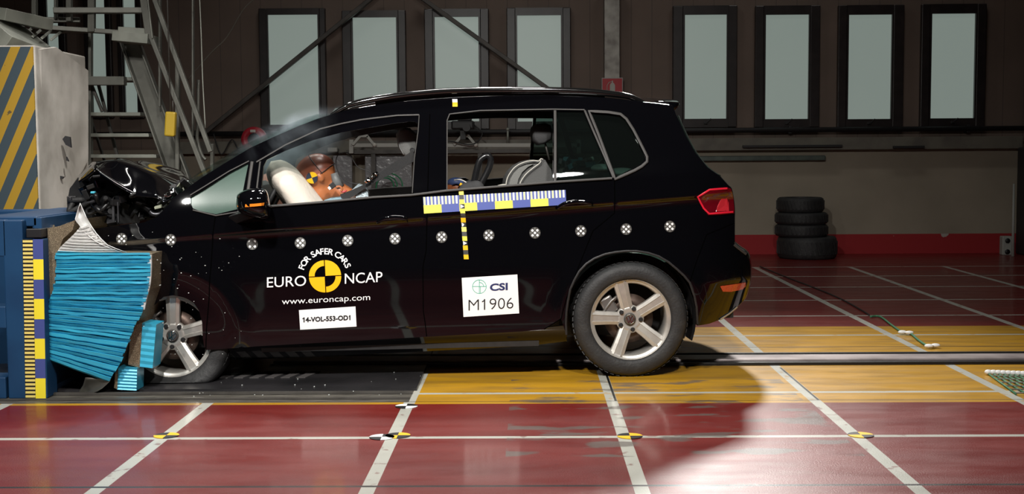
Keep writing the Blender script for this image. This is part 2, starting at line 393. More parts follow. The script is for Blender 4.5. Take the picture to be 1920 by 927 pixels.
# ---------------- rail trough in the floor
m_rail=mat('rail_steel',(.46,.40,.40),.4,metal=.2,vary=(3,(.20,.17,.17),.4,.7)); m_gap=mat('rail_trough_black',(.008,.007,.007),.5,bump=(40,.1))
mb=MB(); mb.box((3.2,7.36,.004),(9.4,.38,.01))
tr=tag(mb.build('tow_rail',m_gap),'long dark tow rail set in the yellow floor band behind the car','rail')
mb=MB(); mb.box((3.2,7.35,.014),(9.4,.17,.016),bev=.005); mb.build('rail_head',m_rail,tr)
mb=MB(); mb.box((3.2,7.19,.011),(9.4,.03,.012),bev=.003); mb.box((3.2,7.53,.011),(9.4,.03,.012),bev=.003); mb.build('rail_edge',m_gap,tr)
# ---------------- steel plate under the front of the car
m_plate=mat('plate_dark',(.035,.033,.036),.32,metal=.3,vary=(2.5,(.018,.018,.02),.35,.65),bump=(30,.12))
p0=P(800,660,7.73)
mb=MB(); mb.prism([(-5,6.44,.001),(-.585,6.44,.001),(-.60,7.74,.001),(-5,7.74,.001)],[(-5,6.44,.014),(-.585,6.44,.014),(-.60,7.74,.014),(-5,7.74,.014)])
sp_=tag(mb.build('steel_floor_plate',m_plate),'large dark steel plate on the floor under the front half of the car','plate')
mb=MB(); mb.box((-2.85,6.36,.008),(4.5,.02,.012)); mb.box((-2.85,6.22,.006),(4.5,.012,.008)); mb.build('edge_strip',m_steel,sp_)
# tyre marks lettering like embossed blocks under the sill
mb=MB()
for k in range(9): 
    x=-1.95+k*.085; mb.prism([(x,6.75,.0145),(x+.05,6.75,.0145),(x+.10,6.95,.0145),(x+.05,6.95,.0145)],[(x,6.75,.018),(x+.05,6.75,.018),(x+.10,6.95,.018),(x+.05,6.95,.018)])
mb.build('tread_pad',mat('worn_grey',(.06,.055,.055),.6,bump=(40,.2)),sp_)
# small checker stickers at the grid crossings
def floor_sticker(px,py,kind,lab):
    g=G(px,py); mb=MB(); r=.055
    n=24
    for q in range(4):
        mi=q%2; a=[(g.x,g.y,.0015)]+[(g.x+r*math.cos(t),g.y+r*math.sin(t),.0015) for t in [PI/2*q+PI/2*i/6 for i in range(7)]]
        b=[(x,y,.0035) for x,y,z in a]; mb.prism(a,b,mi)
    o=mb.build('floor_marker',[m_orangeyel,m_black] if kind else [m_black,m_white]); tag(o,lab,'marker')
    return o
for px,py,k,lab in ((312,818,1,'yellow and black floor marker at the tape crossing in front of the front wheel'),(746,818,1,'yellow and black floor marker touching a dotted round marker'),
  (1181,819,1,'yellow and black floor marker on the tape crossing below the rear wheel'),(1614,817,1,'yellow and black floor marker at the tape crossing outside the car shadow'),
  (762,763,0,'black and white round floor marker at the corner of the yellow band'),(716,821,0,'black and white round floor marker on the long tape beside a yellow one')):
    floor_sticker(px,py,k,lab)
# cable lying on the floor at right, net bag at the right edge
def cable(name,pts,r,m,lab,cat='cable'):
    mb=MB(); mb.tube(spline(pts,6),r,8); return tag(mb.build(name,m),lab,cat)
m_gcab=mat('green_rope',(.05,.20,.10),.6,bump=(60,.2))
pts=[G(x,y,.008) for x,y in ((1425,500),(1480,522),(1530,541),(1575,560),(1612,580),(1630,591))]
cable('floor_cable',pts,.006,m_trimblk,'thin dark cable lying across the far red floor')
pts=[G(x,y,.01) for x,y in ((1632,594),(1650,594),(1672,610),(1690,622),(1706,625),(1722,638),(1738,648),(1755,650))]
o=cable('rope',pts,.007,m_gcab,'thin green and white rope on the yellow band beyond the rail','rope')
for x,y in ((1692,623),(1705,624),(1742,649),(1754,648)):
    g=G(x,y,.018); mb=MB(); mb.ball(g,(.03,.02,.012),nu=10,nv=8); mb.build('knot',m_white,o)
g0,g1,g2,g3=G(1852,703),G(1925,706),G(1925,742),G(1905,742)
mb=MB(); 
for i in range(9):
    t=i/8; a=g0.lerp(g1,t); b=g3.lerp(g2,t)+Vector((.35*t,0,0)); mb.tube([a+Vector((0,0,.008)),b+Vector((0,0,.008))],.005,6)
for j in range(7):
    t=j/6; a=g0.lerp(g3,t); b=g1.lerp(g2+Vector((.35,0,0)),t); mb.tube([a+Vector((0,0,.012)),b+Vector((0,0,.012))],.004,6,mi=1)
net=tag(mb.build('cable_bundle',[m_gcab,MATS['ledge_grey']]),'green netting of thin cords lying on the yellow band by the rail','netting')
for i in range(8):
    g=g0.lerp(g1,i/7*.9); mb=MB(); mb.ball((g.x,g.y-.01,.016),(.022,.018,.014),nu=10,nv=8); mb.build('knot',m_white,net)
# ---------------- tyre stack at the wall
def tyre_flat(cx,cy,z0,R,h,tw,lab):
    r0=R*.62; prof=[(r0,z0+.02*h),(r0+.02,z0),(R-.03,z0),(R-.008,z0+.08*h),(R,z0+.25*h),(R,z0+.75*h),(R-.008,z0+.92*h),(R-.03,z0+h),(r0+.02,z0+h),(r0,z0+.98*h),(r0+.03,z0+.8*h),(r0+.03,z0+.2*h)]
    mb=MB(); mb.lathe(prof,48,(cx,cy,0),'z',closed_prof=True)
    for k in range(40):
        t=2*PI*k/40; d=Vector((math.cos(t),math.sin(t),0)); c=Vector((cx,cy,z0+h/2))+d*(R+.001)
        mb.box(c,(.008,.022,h*.6),rotz(t)@rotx(.3))
    return tag(mb.build('tyre',m_rubber),lab,'tyre','spare tyres stacked at the far wall')
Y=14.55
def st(px0,px1,py0,py1,lab,zf=None):
    a=P(px0,(py0+py1)/2,Y); b=P(px1,(py0+py1)/2,Y); zt=P(0,py0,Y).z; 
    zt=P((px0+px1)/2,py0,Y).z; zb=P((px0+px1)/2,py1,Y).z
    if zf is not None: zb=zf
    return (a.x+b.x)/2,(b.x-a.x)/2,zb,zt-zb
x,R,zb,h=st(1458,1568,443,487,'',0.0); h4=h
tyre_flat(x,Y,0,R,h,0,'wide dark tyre lying lowest in the stack at the far wall')
z=h
for px0,px1,py0,py1,lab in ((1454,1551,420,443,'dark tyre resting directly on the wide bottom tyre'),(1454,1551,398,420,'dark tyre just below the top one of the stack'),(1457,1544,370,398,'topmost dark tyre of the stack at the far wall')):
    x,R,zb,hh=st(px0,px1,py0,py1,lab); tyre_flat(x,Y,z,R,hh,0,lab); z+=hh
x=P(1481,479,Y).x; bx=MB(); bx.box((x,13.96,.06),(.06,.03,.06),bev=.004); 
# ================================================================ THE CAR
YAW_CAR = math.radians(4.4)
CU = Vector((math.cos(YAW_CAR), math.sin(YAW_CAR),0)); CV = Vector((-math.sin(YAW_CAR), math.cos(YAW_CAR),0))
C0 = Vector((.553,6.81,0)) - CV*.02          # ground point under the rear wheel at the widest body plane
MIDX, HALF = 1.27, .904
car_origin = C0 - CU*MIDX + CV*HALF
car = empty('car', car_origin, YAW_CAR)
tag(car,'black compact people carrier with crushed front and test stickers along its side','car')
def L(s,w,z): return Vector((s+MIDX, w-HALF, z))       # s rearwards, w inwards from the near side, z up
def to_szw(p): q=p-C0; return q.dot(CU), q.dot(CV), p.z
def smooth(a,b,x): t=max(0,min(1,(x-a)/(b-a))); return t*t*(3-2*t)
def zbelt(s): return .955+(s+1.92)*.0705
def S(s,z):
    zb=zbelt(s); zc=zb-.135
    if z>zb: d=z-zb; w=.022+.36*d+.30*d*d-.10*(1-math.exp(-d/.05))*.05
    elif z>zc: t=(zb-z)/(zb-zc); w=.020*(1-t)**1.3+.002
    else:
        d=zc-z; w=.002+.010*smooth(-2.5,-1.9,s)*math.exp(-((d-.045)/.035)**2)+.004*math.exp(-d/.08)
        w-=.006*math.exp(-((z-.60)/.12)**2)
        if z<.42: w+=.12*(.42-z)**1.8
    if s>.30: w+=.30*((s-.30)/.5)**2.6
    if s>.33 and z<.52: w+=1.6*(s-.33)*(.52-z)
    if s<-2.3: w+=.10*((-2.3-s)/.6)**2
    # flares over the wheel arches
    for sc,zcn in ((.0,.315),(-2.49,.25)):
        r=math.hypot(s-sc,z-zcn); w-=.012*math.exp(-((r-.385)/.05)**2)*smooth(.1,.3,z)
    return max(w,-.03)
def plane_hit(px,py,w):
    d=ray(px,py); o=Vector((0,0,CAM_H)); k=((C0+CV*w-o).dot(CV))/d.dot(CV); return o+d*k
def sz(px,py,lift=0,fn=S):
    w=.02
    for _ in range(14):
        s,_w,z=to_szw(plane_hit(px,py,w-lift)); w=w*.3+.7*fn(s,z)
    return s,w-lift,z
def side(px,py,lift=0): return L(*sz(px,py,lift))
def car_at(px,py,w): s,_,z=to_szw(plane_hit(px,py,w)); return L(s,w,z)
def mir(p): return Vector((p.x,-p.y,p.z))
def nrm(s,z,fn=S):
    e=.004; ds=(fn(s+e,z)-fn(s-e,z))/(2*e); dz=(fn(s,z+e)-fn(s,z-e))/(2*e); return Vector((ds,-1,dz)).normalized()
def inpoly(x,y,poly):
    c=False; n=len(poly)
    for i in range(n):
        x1,y1=poly[i]; x2,y2=poly[(i+1)%n]
        if (y1>y)!=(y2>y) and x<(x2-x1)*(y-y1)/(y2-y1)+x1: c=not c
    return c
def resamp(poly,step=.03):
    out=[]; n=len(poly)
    for i in range(n):
        a=Vector(poly[i][:2]); b=Vector(poly[(i+1)%n][:2]); k=max(1,int((b-a).length/step))
        for j in range(k): out.append(tuple(a.lerp(b,j/k)))
    return out
def tri_region(outer,holes,step):
    outer=resamp(outer,step); holes=[resamp(h,step) for h in holes]
    vs=[Vector(p) for p in outer]; ed=[(i,(i+1)%len(outer)) for i in range(len(outer))]
    for h in holes:
        k=len(vs); vs+=[Vector(p) for p in h]; ed+=[(k+i,k+(i+1)%len(h)) for i in range(len(h))]
    xs=[p[0] for p in outer]; ys=[p[1] for p in outer]
    bnd=[(vs[a],vs[b]) for a,b in ed]
    def far(p):
        for a,b in bnd:
            if (p-a).length_squared<(step*.55)**2: return False
        return True
    x=min(xs)+step/2
    while x<max(xs):
        base=zbelt(x)-.135; k0=int((min(ys)-base)/step)-1; k=k0
        while True:
            y=base+k*step+.0001; k+=1
            if y>max(ys): break
            if y<min(ys): continue
            if inpoly(x,y,outer) and not any(inpoly(x,y,h) for h in holes) and far(Vector((x,y))): vs.append(Vector((x,y)))
        x+=step*1.3
    res=delaunay_2d_cdt(vs,ed,[],0,1e-6)
    V=[tuple(v) for v in res[0]]; T=[]
    for f in res[2]:
        cx=sum(V[i][0] for i in f)/3; cy=sum(V[i][1] for i in f)/3
        if inpoly(cx,cy,outer) and not any(inpoly(cx,cy,h) for h in holes): T.append(tuple(f))
    return V,T,[outer]+holes
def panel(name,outer_px,holes_px=(),mats=None,th=.035,step=.02,fn=S,raw=False,parent=None,both=True,lift=0):
    conv=(lambda q:q) if raw else (lambda q:(lambda r:(r[0],r[2]))(sz(q[0],q[1],0,fn)))
    outer=[conv(q) for q in outer_px]; holes=[[conv(q) for q in h] for h in holes_px]
    V,T,loops=tri_region(outer,holes,step)
    out=[]
    for sgn in ((0,1) if both else (0,)):
        vs=[];fs=[];ms=[];nr=[]
        for x,z in V: w_=fn(x,z)-lift; p=L(x,w_,z); n=nrm(x,z,fn); vs.append(p); nr.append(n)
        k=len(vs)
        for x,z in V: vs.append(L(x,fn(x,z)-lift+th,z)); nr.append(-nrm(x,z,fn))
        for a,b,c in T: fs.append((a,b,c)); ms.append(0); fs.append((k+c,k+b,k+a)); ms.append(1)
        for lp in loops:
            n=len(lp)
            for i in range(n):
                (x0,z0),(x1,z1)=lp[i],lp[(i+1)%n]; k2=len(vs)
                q=[L(x0,fn(x0,z0)-lift,z0),L(x1,fn(x1,z1)-lift,z1),L(x1,fn(x1,z1)-lift+th,z1),L(x0,fn(x0,z0)-lift+th,z0)]
                nn=(q[1]-q[0]).cross(q[3]-q[0]).normalized(); vs+=q; nr+=[nn]*4; fs.append((k2,k2+1,k2+2,k2+3)); ms.append(0)
        if sgn: vs=[mir(p) for p in vs]; nr=[Vector((n.x,-n.y,n.z)) for n in nr]; fs=[f[::-1] for f in fs]
        # orient by wanted normal
        ff=[]
        for f in fs:
            a,b,c=vs[f[0]],vs[f[1]],vs[f[2]]; g=(b-a).cross(c-a)
            ff.append(f if g.dot(nr[f[0]])>=0 else f[::-1])
        me=bpy.data.meshes.new(name); me.from_pydata([tuple(v) for v in vs],[],ff)
        for m in (mats or [m_paint,m_inner]): me.materials.append(m)
        me.polygons.foreach_set('material_index',ms); me.polygons.foreach_set('use_smooth',[True]*len(ff))
        me.update(); me.normals_split_custom_set_from_vertices([tuple(n) for n in nr])
        o=bpy.data.objects.new(name,me); C.objects.link(o); o.parent=parent or car; out.append(o)
    return out
# ---- outlines, read along the near side
DOORTOP=[(480,303),(535,268),(600,239),(640,229),(678,221),(745,213.5),(806,212)]
MULL=[(480,303),(470,356),(460,398),(404,404)]
BELTR=[(1152,335),(1152,400),(1112,433),(1085,500),(1062,560),(1052,598),(1020,618),(978,622)]
ARCH_R=[(1062,628),(1061,607),(1062,585),(1065,564),(1069,543),(1077,525),(1086,509),(1099,495),(1114,485),(1134,477),(1155,473),(1174,471),(1193,471),(1215,474.5),(1235,481),(1253,491.5),(1269,505),(1282,517),(1293,530)]
front_door=[(404,404),(460,398),(470,356)]+DOORTOP+[(799,470),(793,500),(793.6,583),(797,605),(800,632),(640,641),(480,650),(386,657),(387,620),(392,560),(397,480),(399,440)]
win_front=[(487,387),(490,352),(494,312),(500,300),(535,283),(587,263),(639,249),(700,238),(745,230.5),(770,228),(778,228.5),(784,233),(784.5,241),(782,253),(776,295),(771,365.5)]
rear_door=[(806,212),(838,208.5),(900,204.5),(1037,202.5),(1096,204)]+BELTR+[(800,632),(797,605),(793.6,583),(793,500),(799,470)]
win_rear=[(838.5,357.5),(839,250),(839,226),(841,218),(847,214.5),(900,210),(960,208.5),(1037,208.5),(1037,341)]
win_small=[(1044,340.5),(1044,208.5),(1093,209),(1108,242),(1147,333)]
win_quart=[(1107,211),(1140,213.5),(1160,216),(1171,224),(1184,243),(1198,270),(1208.5,293),(1208,301),(1200,309),(1188,316),(1156,332),(1143,300),(1124,250)]
win_tri=[(357,370),(357,382),(362,391),(372,395),(405,402),(447,392),(456,356),(466,306),(430,325),(385,354)]
ROOF=[(345,357),(380,332),(425,304),(470,277),(515,256),(561,236),(592,224),(621,215),(647,208.5),(702,198.5),(755,191),(800,187),(850,183.5),(925,180.5),(1000,179.5),(1070,181),(1135,184.5),(1170,188),(1210,193)]
TAIL=[(1240,196),(1262,199),(1268,216),(1287,257),(1304,287),(1326,314),(1349,330),(1364,347),(1371,354),(1375,372),(1377,393),(1377,418)]
BUMPS=[(1325,440),(1306,490),(1293,530)]
body=ROOF+TAIL+BUMPS+ARCH_R[::-1][1:]+[(1052,598),(1062,560),(1085,500),(1112,433),(1152,400),(1152,335),(1096,204),(1037,202.5),(900,204.5),(838,208.5)]+DOORTOP[::-1]+MULL[1:]+[(387,410),(365,402),(352,385)]
fender=[(345,357),(352,385),(365,402),(387,410),(404,404),(399,440),(397,480),(392,560),(387,620),(386,657),(383,650),(380,634),(379,605),(373,583),(364,569),(347,558),(325,554),(307,557),(290,572),(276,585),(262,560),(245,500),(210,465),(180,447),(176,429),(208,425),(238,421),(268,418),(294,407),(316,384),(322,373)]
bumper=[(1377,418),(1377,458),(1388,467),(1401,477),(1405,495),(1406,515),(1404,535),(1397,559),(1384,574),(1369,587),(1352,599),(1330,607.5),(1308,611),(1308,595),(1306,576),(1302,556),(1293,530),(1306,490),(1325,440)]
panel('body_side',body,[win_quart,win_tri])
panel('front_door',front_door,[win_front])
panel('rear_door',rear_door,[win_rear,win_small])
panel('front_fender',fender)
panel('rear_bumper_corner',bumper)
# sill with its rounded shoulder
def S_sill(s,z):
    zt=.315+ (s+2.3)*.012
    t=(zt-z)/.11
    return .012+ (.05*max(0,1-t*3.2)**2 if t<.31 else 0) + .06*max(0,t-.31)**2 + (.05 if z<.12 else 0)*0
sill=[(385,648),(388,652),(480,646),(640,639),(800,630),(978,619.5),(1020,615),(1062,610),(1063,640),(1000,648),(900,654),(800,659),(700,664),(600,669),(461,674.5),(385,675)]
panel('door_sill',sill,fn=S_sill,th=.03)
# seams between the panels
def ribbon(mb,px,width,lift,th=.004,fn=S,closed=False,mi=0,off=0,raw=False):
    pts=[sz(x,y,0,fn) for x,y in px] if not raw else px
    P2=[Vector((a[0],a[2])) for a in pts]
    if len(P2)>1:
        out=[]; n=len(P2)
        for i in range(n if closed else n-1):
            a,b=P2[i],P2[(i+1)%n]; k=max(1,int((b-a).length/.03))
            for j in range(k): out.append(a.lerp(b,j/k))
        if not closed: out.append(P2[-1])
        P2=out
    n=len(P2); rows=[]
    for i in range(n):
        a=P2[i-1] if (closed or i) else P2[0]; b=P2[(i+1)%n] if (closed or i<n-1) else P2[-1]
        d=(b-a).normalized(); q=Vector((-d.y,d.x)); row=[]
        for o_,l_ in ((-width/2,0),(-width/2,th),(-width*.3,th*1.3),(width*.3,th*1.3),(width/2,th),(width/2,0)):
            c=P2[i]+q*(o_+off); row.append(L(c.x,fn(c.x,c.y)-lift-l_,c.y))
        rows.append(row)
    if closed: rows.append(rows[0])
    mb.grid(rows,mi,True,True); return mb
def part_pair(name,fnbuild,m,parent=None):
    mb=MB(); fnbuild(mb); o=mb.build(name,m,parent or car)
    m2=MB(); fnbuild(m2); m2.v=[mir(v) for v in m2.v]; o2=m2.build(name,m,parent or car); return o,o2
SEAMS=([(404,404),(399,440),(397,480),(392,560),(387,620),(386,655)],[(806,214),(799,470),(793,500),(793.6,583),(797,605),(800,631)],BELTR[:-1],[(1377,418),(1325,440),(1306,490),(1293,530)])
for ln in SEAMS: part_pair('panel_seam',lambda mb,ln=ln: ribbon(mb,ln,.005,.0002,.0008),m_seam)
# light window surrounds
def trims(mb):
    ribbon(mb,[(505,387),(600,379.5),(700,370),(771,366),(838,357.6),(940,349.5),(1037,341.5),(1147,334.5)],0.0125,.003,.008)
    ribbon(mb,[(481,304),(535,272),(600,242),(640,232),(678,224.5),(745,216.5),(786,215.5)],0.0086,.002,.005)
    ribbon(mb,[(786,215.5),(784,246),(777,298),(773,362)],0.0055,.002,.004)
    ribbon(mb,[(838,355),(838.3,226),(843,214),(900,207.5),(1037,205),(1096,206)],0.0070,.002,.005)
    ribbon(mb,[(1040.5,207),(1040.5,341)],0.0156,.003,.006)
    ribbon(mb,[(1096,207),(1112,245),(1150,333)],0.0125,.003,.006)
part_pair('window_surround',trims,m_trim)
part_pair('quarter_window_surround',lambda mb: ribbon(mb,[(1104,208.5),(1140,210.5),(1163,214),(1174,223),(1187,243),(1201,270),(1213,294),(1213,303),(1203,312),(1190,319.5),(1153,336),(1140,301),(1121,250)],0.0156,.003,.006,closed=True),m_trim)
part_pair('front_quarter_surround',lambda mb: (ribbon(mb,[(357,366),(385,349),(430,321),(467,302)],0.0070,.002,.004),ribbon(mb,[(473,303),(466,352),(460,396)],0.0172,.002,.006),ribbon(mb,[(362,394),(405,404.5),(456,396)],0.0078,.002,.005),ribbon(mb,[(488,303),(482,352),(478,386)],0.0094,.002,.005)),m_trim)
# glass panes that are shut
def glassmat(name,tint,op,rough=.02):
    m=bpy.data.materials.new(name); m.use_nodes=True; nt=m.node_tree; N=nt.nodes; b=N['Principled BSDF']; out=N['Material Output']
    b.inputs['Base Color'].default_value=(*[c*.035 for c in tint],1); b.inputs['Roughness'].default_value=rough
    tr=N.new('ShaderNodeBsdfTransparent'); tr.inputs[0].default_value=(*tint,1)
    mx=N.new('ShaderNodeMixShader'); mx.inputs[0].default_value=op
    nt.links.new(tr.outputs[0],mx.inputs[1]); nt.links.new(b.outputs[0],mx.inputs[2]); nt.links.new(mx.outputs[0],out.inputs[0]); return m
m_glass=glassmat('tinted_glass',(.45,.55,.52),.16); m_gglass=glassmat('green_glass',(.50,.66,.60),.5); MATS['green_glass']=m_gglass; m_wsg=glassmat('windscreen_glass',(.80,.86,.84),.14)
m_gfog=glassmat('fogged_glass',(.5,.62,.56),.55,.25)
m_gfog.node_tree.nodes['Principled BSDF'].inputs['Base Color'].default_value=(.10,.17,.14,1)
for nm,poly,m in (('rear_quarter_glass',win_quart,m_glass),('rear_door_glass',win_small,m_glass),('front_quarter_glass',win_tri,m_gfog)):
    panel(nm,poly,mats=[m,m],th=.004,step=.06,lift=-.012)
# ---- skins across the car
def cross(px_list,B=.06,Cz=0,n=24,e=2,lift=0,ez=2):
    rows=[]
    for x,y in px_list:
        s,w_,z=sz(x,y); he=HALF-w_+lift; row=[]
        for j in range(n+1):
            t=-1+2*j/n; t=math.copysign(abs(t)**.75,t); row.append(Vector((s+B*(1-abs(t)**e)+MIDX, he*t, z+Cz*(1-abs(t)**ez))))
        rows.append(row)
    return rows
def skin(name,px,B,Cz,e,m,ez=2,n=24,th=.012,fm=None):
    rows=cross(px,B,Cz,n,e,ez=ez); mb=MB(); mb.grid(rows,0,True)
    o=mb.build(name,m,car,fix=True); 
    md=o.modifiers.new('thickness','SOLIDIFY'); md.thickness=th; md.offset=-1
    return o
def dens(px,k=3): return [tuple(v)[:2] for v in spline([(x,y,0) for x,y in px],k)]
skin('roof_panel',dens(ROOF[7:]+[(1240,196),(1262,199)]),.0,.062,2,m_paint,th=.03)
ws=skin('windscreen',dens([(352,352)]+ROOF[1:8]),-.13,.02,2,m_wsg,th=.005)
skin('rear_window',dens(TAIL[2:7]),.055,.0,7,glassmat('rear_glass',(.35,.5,.44),.45),n=40,th=.005)
skin('tailgate',dens(TAIL[6:]+[(1377,440),(1377,458)]),.05,.0,6,m_paint,n=40)
skin('rear_bumper',dens([(1377,458),(1388,467),(1401,477),(1405,495),(1406,515),(1404,535),(1397,559),(1384,574),(1369,587),(1352,599)]),.07,.0,5,m_paint,n=40)
# roof spoiler
def yz_pts(px,w): return [car_at(x,y,w) for x,y in px]
sp_px=[(1205,190.5),(1240,191.5),(1276,194.5),(1276.5,198),(1272,205),(1262,214),(1215,207)]
a=yz_pts(sp_px,.30); 
mb=MB(); rows=[]
for k in range(21):
    t=-1+2*k/20; rows.append([Vector((p.x+.03*(1-t*t)-(.03 if abs(t)==1 else 0),p.y*-t if False else (HALF-.30)*t, p.z+.045*(1-t*t))) for p in a])
mb.grid(rows,0,True,True); mb.f.append(list(range(len(a)))); mb.m.append(0); mb.sm.append(False); mb.f.append([20*len(a)+i for i in range(len(a))][::-1]); mb.m.append(0); mb.sm.append(False)
mb.build('roof_spoiler',m_paint,car)
# roof rails
def railb(mb):
    top=[(619,214),(640,201),(662,191.5),(704,182.5),(755,175),(820,168.8),(870,166.6),(920,165.8),(1000,165.3),(1061,166.5),(1100,168.2),(1139,171.8),(1178,177.3),(1197,184),(1211,192)]
    pts=[car_at(x,y+3.5,.27) for x,y in top]; pts=[Vector(p) for p in spline(pts,4)]
    rows=[]
    for i,p in enumerate(pts):
        k=min(i,len(pts)-1-i)/10; hh=.012+.006*min(1,k); rows.append([p+Vector((0,.018*math.cos(t)*min(1,.4+k),hh*math.sin(t))) for t in [2*PI*j/12 for j in range(12)]])
    mb.grid(rows,0,True,True)
    # infill between the feet
    lo=[car_at(x,y,.29) for x,y in ((704,186),(704,198),(800,188),(1000,180.5),(1134,183),(1134,174),(1000,169),(800,173))]
    mb.prism(lo,[p+Vector((0,.02,0)) for p in lo])
part_pair('roof_rail',railb,mat('rail_black',(.02,.02,.02),.12,metal=.7,coat=1))
# door handles
for poly in ([(708,416),(722,410),(742,408),(760,410),(765,414)],[(1045,390),(1060,382),(1085,378.5),(1105,380),(1112,384)]):
    def hb(mb,poly=poly):
        pts=[side(x,y,.028) for x,y in poly]; pts[0]=side(*poly[0],.002); pts[-1]=side(*poly[-1],.002)
        rows=[]; pts=[Vector(p) for p in spline(pts,4)]
        for i,p in enumerate(pts):
            rows.append([p+Vector((0,.007*math.cos(t),.013*math.sin(t))) for t in [2*PI*j/10 for j in range(10)]])
        mb.grid(rows,0,True,True)
    part_pair('door_handle',hb,m_paint)
# ---- tail lamp
m_lamp=mat('tail_lamp_red',(.10,.002,.006),.10,coat=1); m_lred=mat('tail_lamp_edge',(.62,.01,.03),.35); m_lclr=mat('tail_lamp_inner',(.45,.02,.03),.2,coat=1)
lamp=[(1305.5,369),(1318,361),(1329,354),(1345,352),(1362,351),(1370,354),(1375,374),(1376.5,393),(1376,400.5),(1350,403),(1328,404),(1318,392)]
lo=panel('tail_lamp',lamp,mats=[m_lamp,m_lamp],lift=.006,th=.02,step=.03)
for i,o in enumerate(lo):
    mb=MB(); ribbon(mb,[(1363,353.5),(1330,356),(1308,369.5),(1319,391),(1329,401),(1374,397.5)],.010,.007,.003)
    if i: mb.v=[mir(v) for v in mb.v]
    mb.build('light_guide',m_lred,o)
    mb=MB(); pts=[side(x,y,.0075) for x,y in ((1343,397),(1346,385),(1352,374),(1362,370),(1366,380),(1367,396))]; q=[p+Vector((0,.003,0)) for p in pts]
    if i: pts=[mir(v) for v in pts]; q=[mir(v) for v in q]
    mb.prism(pts,q); mb.build('lamp_reflector',m_lclr,o)
lo=panel('bumper_reflector',[(1350,537),(1375,533.5),(1398,530),(1398,537),(1392,543),(1370,547.5),(1355,547)],mats=[mat('reflector_red',(.55,.05,.02),.25,coat=1,bump=(150,.5))]*2,lift=.005,th=.012,step=.03)
part_pair('bumper_ledge',lambda mb:ribbon(mb,[(1376,459),(1386,467),(1399,477)],.014,.003,.004),m_trim); part_pair('bumper_trim',lambda mb:ribbon(mb,[(1350,599.5),(1368,588),(1382,576)],.010,.003,.004),m_alu)
part_pair('arch_lip',lambda mb:ribbon(mb,ARCH_R+[(1302,556),(1306,576),(1308,608)],.012,.001,.004),m_trimblk)
# mud flap edge and inner arches
def arch(mb,sc,zc,r,a0=-.35,a1=PI+.35):
    rows=[]
    for i in range(25):
        t=a0+(a1-a0)*i/24; rows.append([L(sc+r*math.cos(t),ww,zc+r*math.sin(t)) for ww in (.045,.12,.34)])
    mb.grid(rows,0,True)
    k=L(sc,.34,zc); ring=[L(sc+r*math.cos(a0+(a1-a0)*i/24),.34,zc+r*math.sin(a0+(a1-a0)*i/24)) for i in range(25)]
    mb.add(ring,[list(range(25))],0)
part_pair('wheel_housing',lambda mb:arch(mb,0,.315,.365),m_trimblk); part_pair('wheel_housing',lambda mb:arch(mb,-2.49,.27,.34),m_trimblk)
# ---- mirror
mb=MB()
prof=[(442,378),(445,365),(463,355.5),(484,352.5),(497,355),(503,364),(506,380),(507,396),(504,408),(493,412),(478,409),(464,405),(450,399),(444,392)]
c=(480,384)
rows=[]
for k,(w_,f) in enumerate(((-.04,.80),(-.08,.98),(-.13,1.0),(-.19,.93),(-.235,.72),(-.255,.35))):
    rows.append([car_at(c[0]+(x-c[0])*f,c[1]+(y-c[1])*f,w_) for x,y in [tuple(v)[:2] for v in spline([(x,y,0) for x,y in prof],3,True)]])
mb.grid(rows,0,True,True); n=len(rows[0]); mb.f.append([5*n+i for i in range(n)]); mb.m.append(0); mb.sm.append(True); mb.f.append([i for i in range(n)]); mb.m.append(0); mb.sm.append(False)
mir_o=mb.build('door_mirror',m_paint,car)
mb=MB(); st_=[(445,385.5),(460,386),(478,384.8),(490,383.6),(500,382)]
rows=[[car_at(x,y+dy,w_) for dy in (-2.6,2.6)] for (x,y),w_ in zip(st_,(-.19,-.246,-.266,-.262,-.225))]
rows2=[[p+Vector((0,.01,0)) for p in r] for r in rows]
mb.grid([r+r2[::-1] for r,r2 in zip(rows,rows2)],0,False,True); mb.build('turn_signal',mat('amber_lens',(.75,.22,.02),.15,coat=1),mir_o)
mb=MB(); a=car_at(428,408,.03); b=car_at(468,404,-.10)
mb.prism([car_at(x,y,.03) for x,y in ((424,408),(440,398),(466,398),(468,412),(440,421))],[car_at(x,y,-.10) for x,y in ((452,400),(462,396),(484,398),(486,405),(466,409))])
mb.build('mirror_arm',m_trimblk,mir_o)
# far mirror
m2=MB(); m2.ball(L(-2.0,1.808+.13,.93),(.07,.10,.07),e=.8); m2.build('door_mirror',m_paint,car)
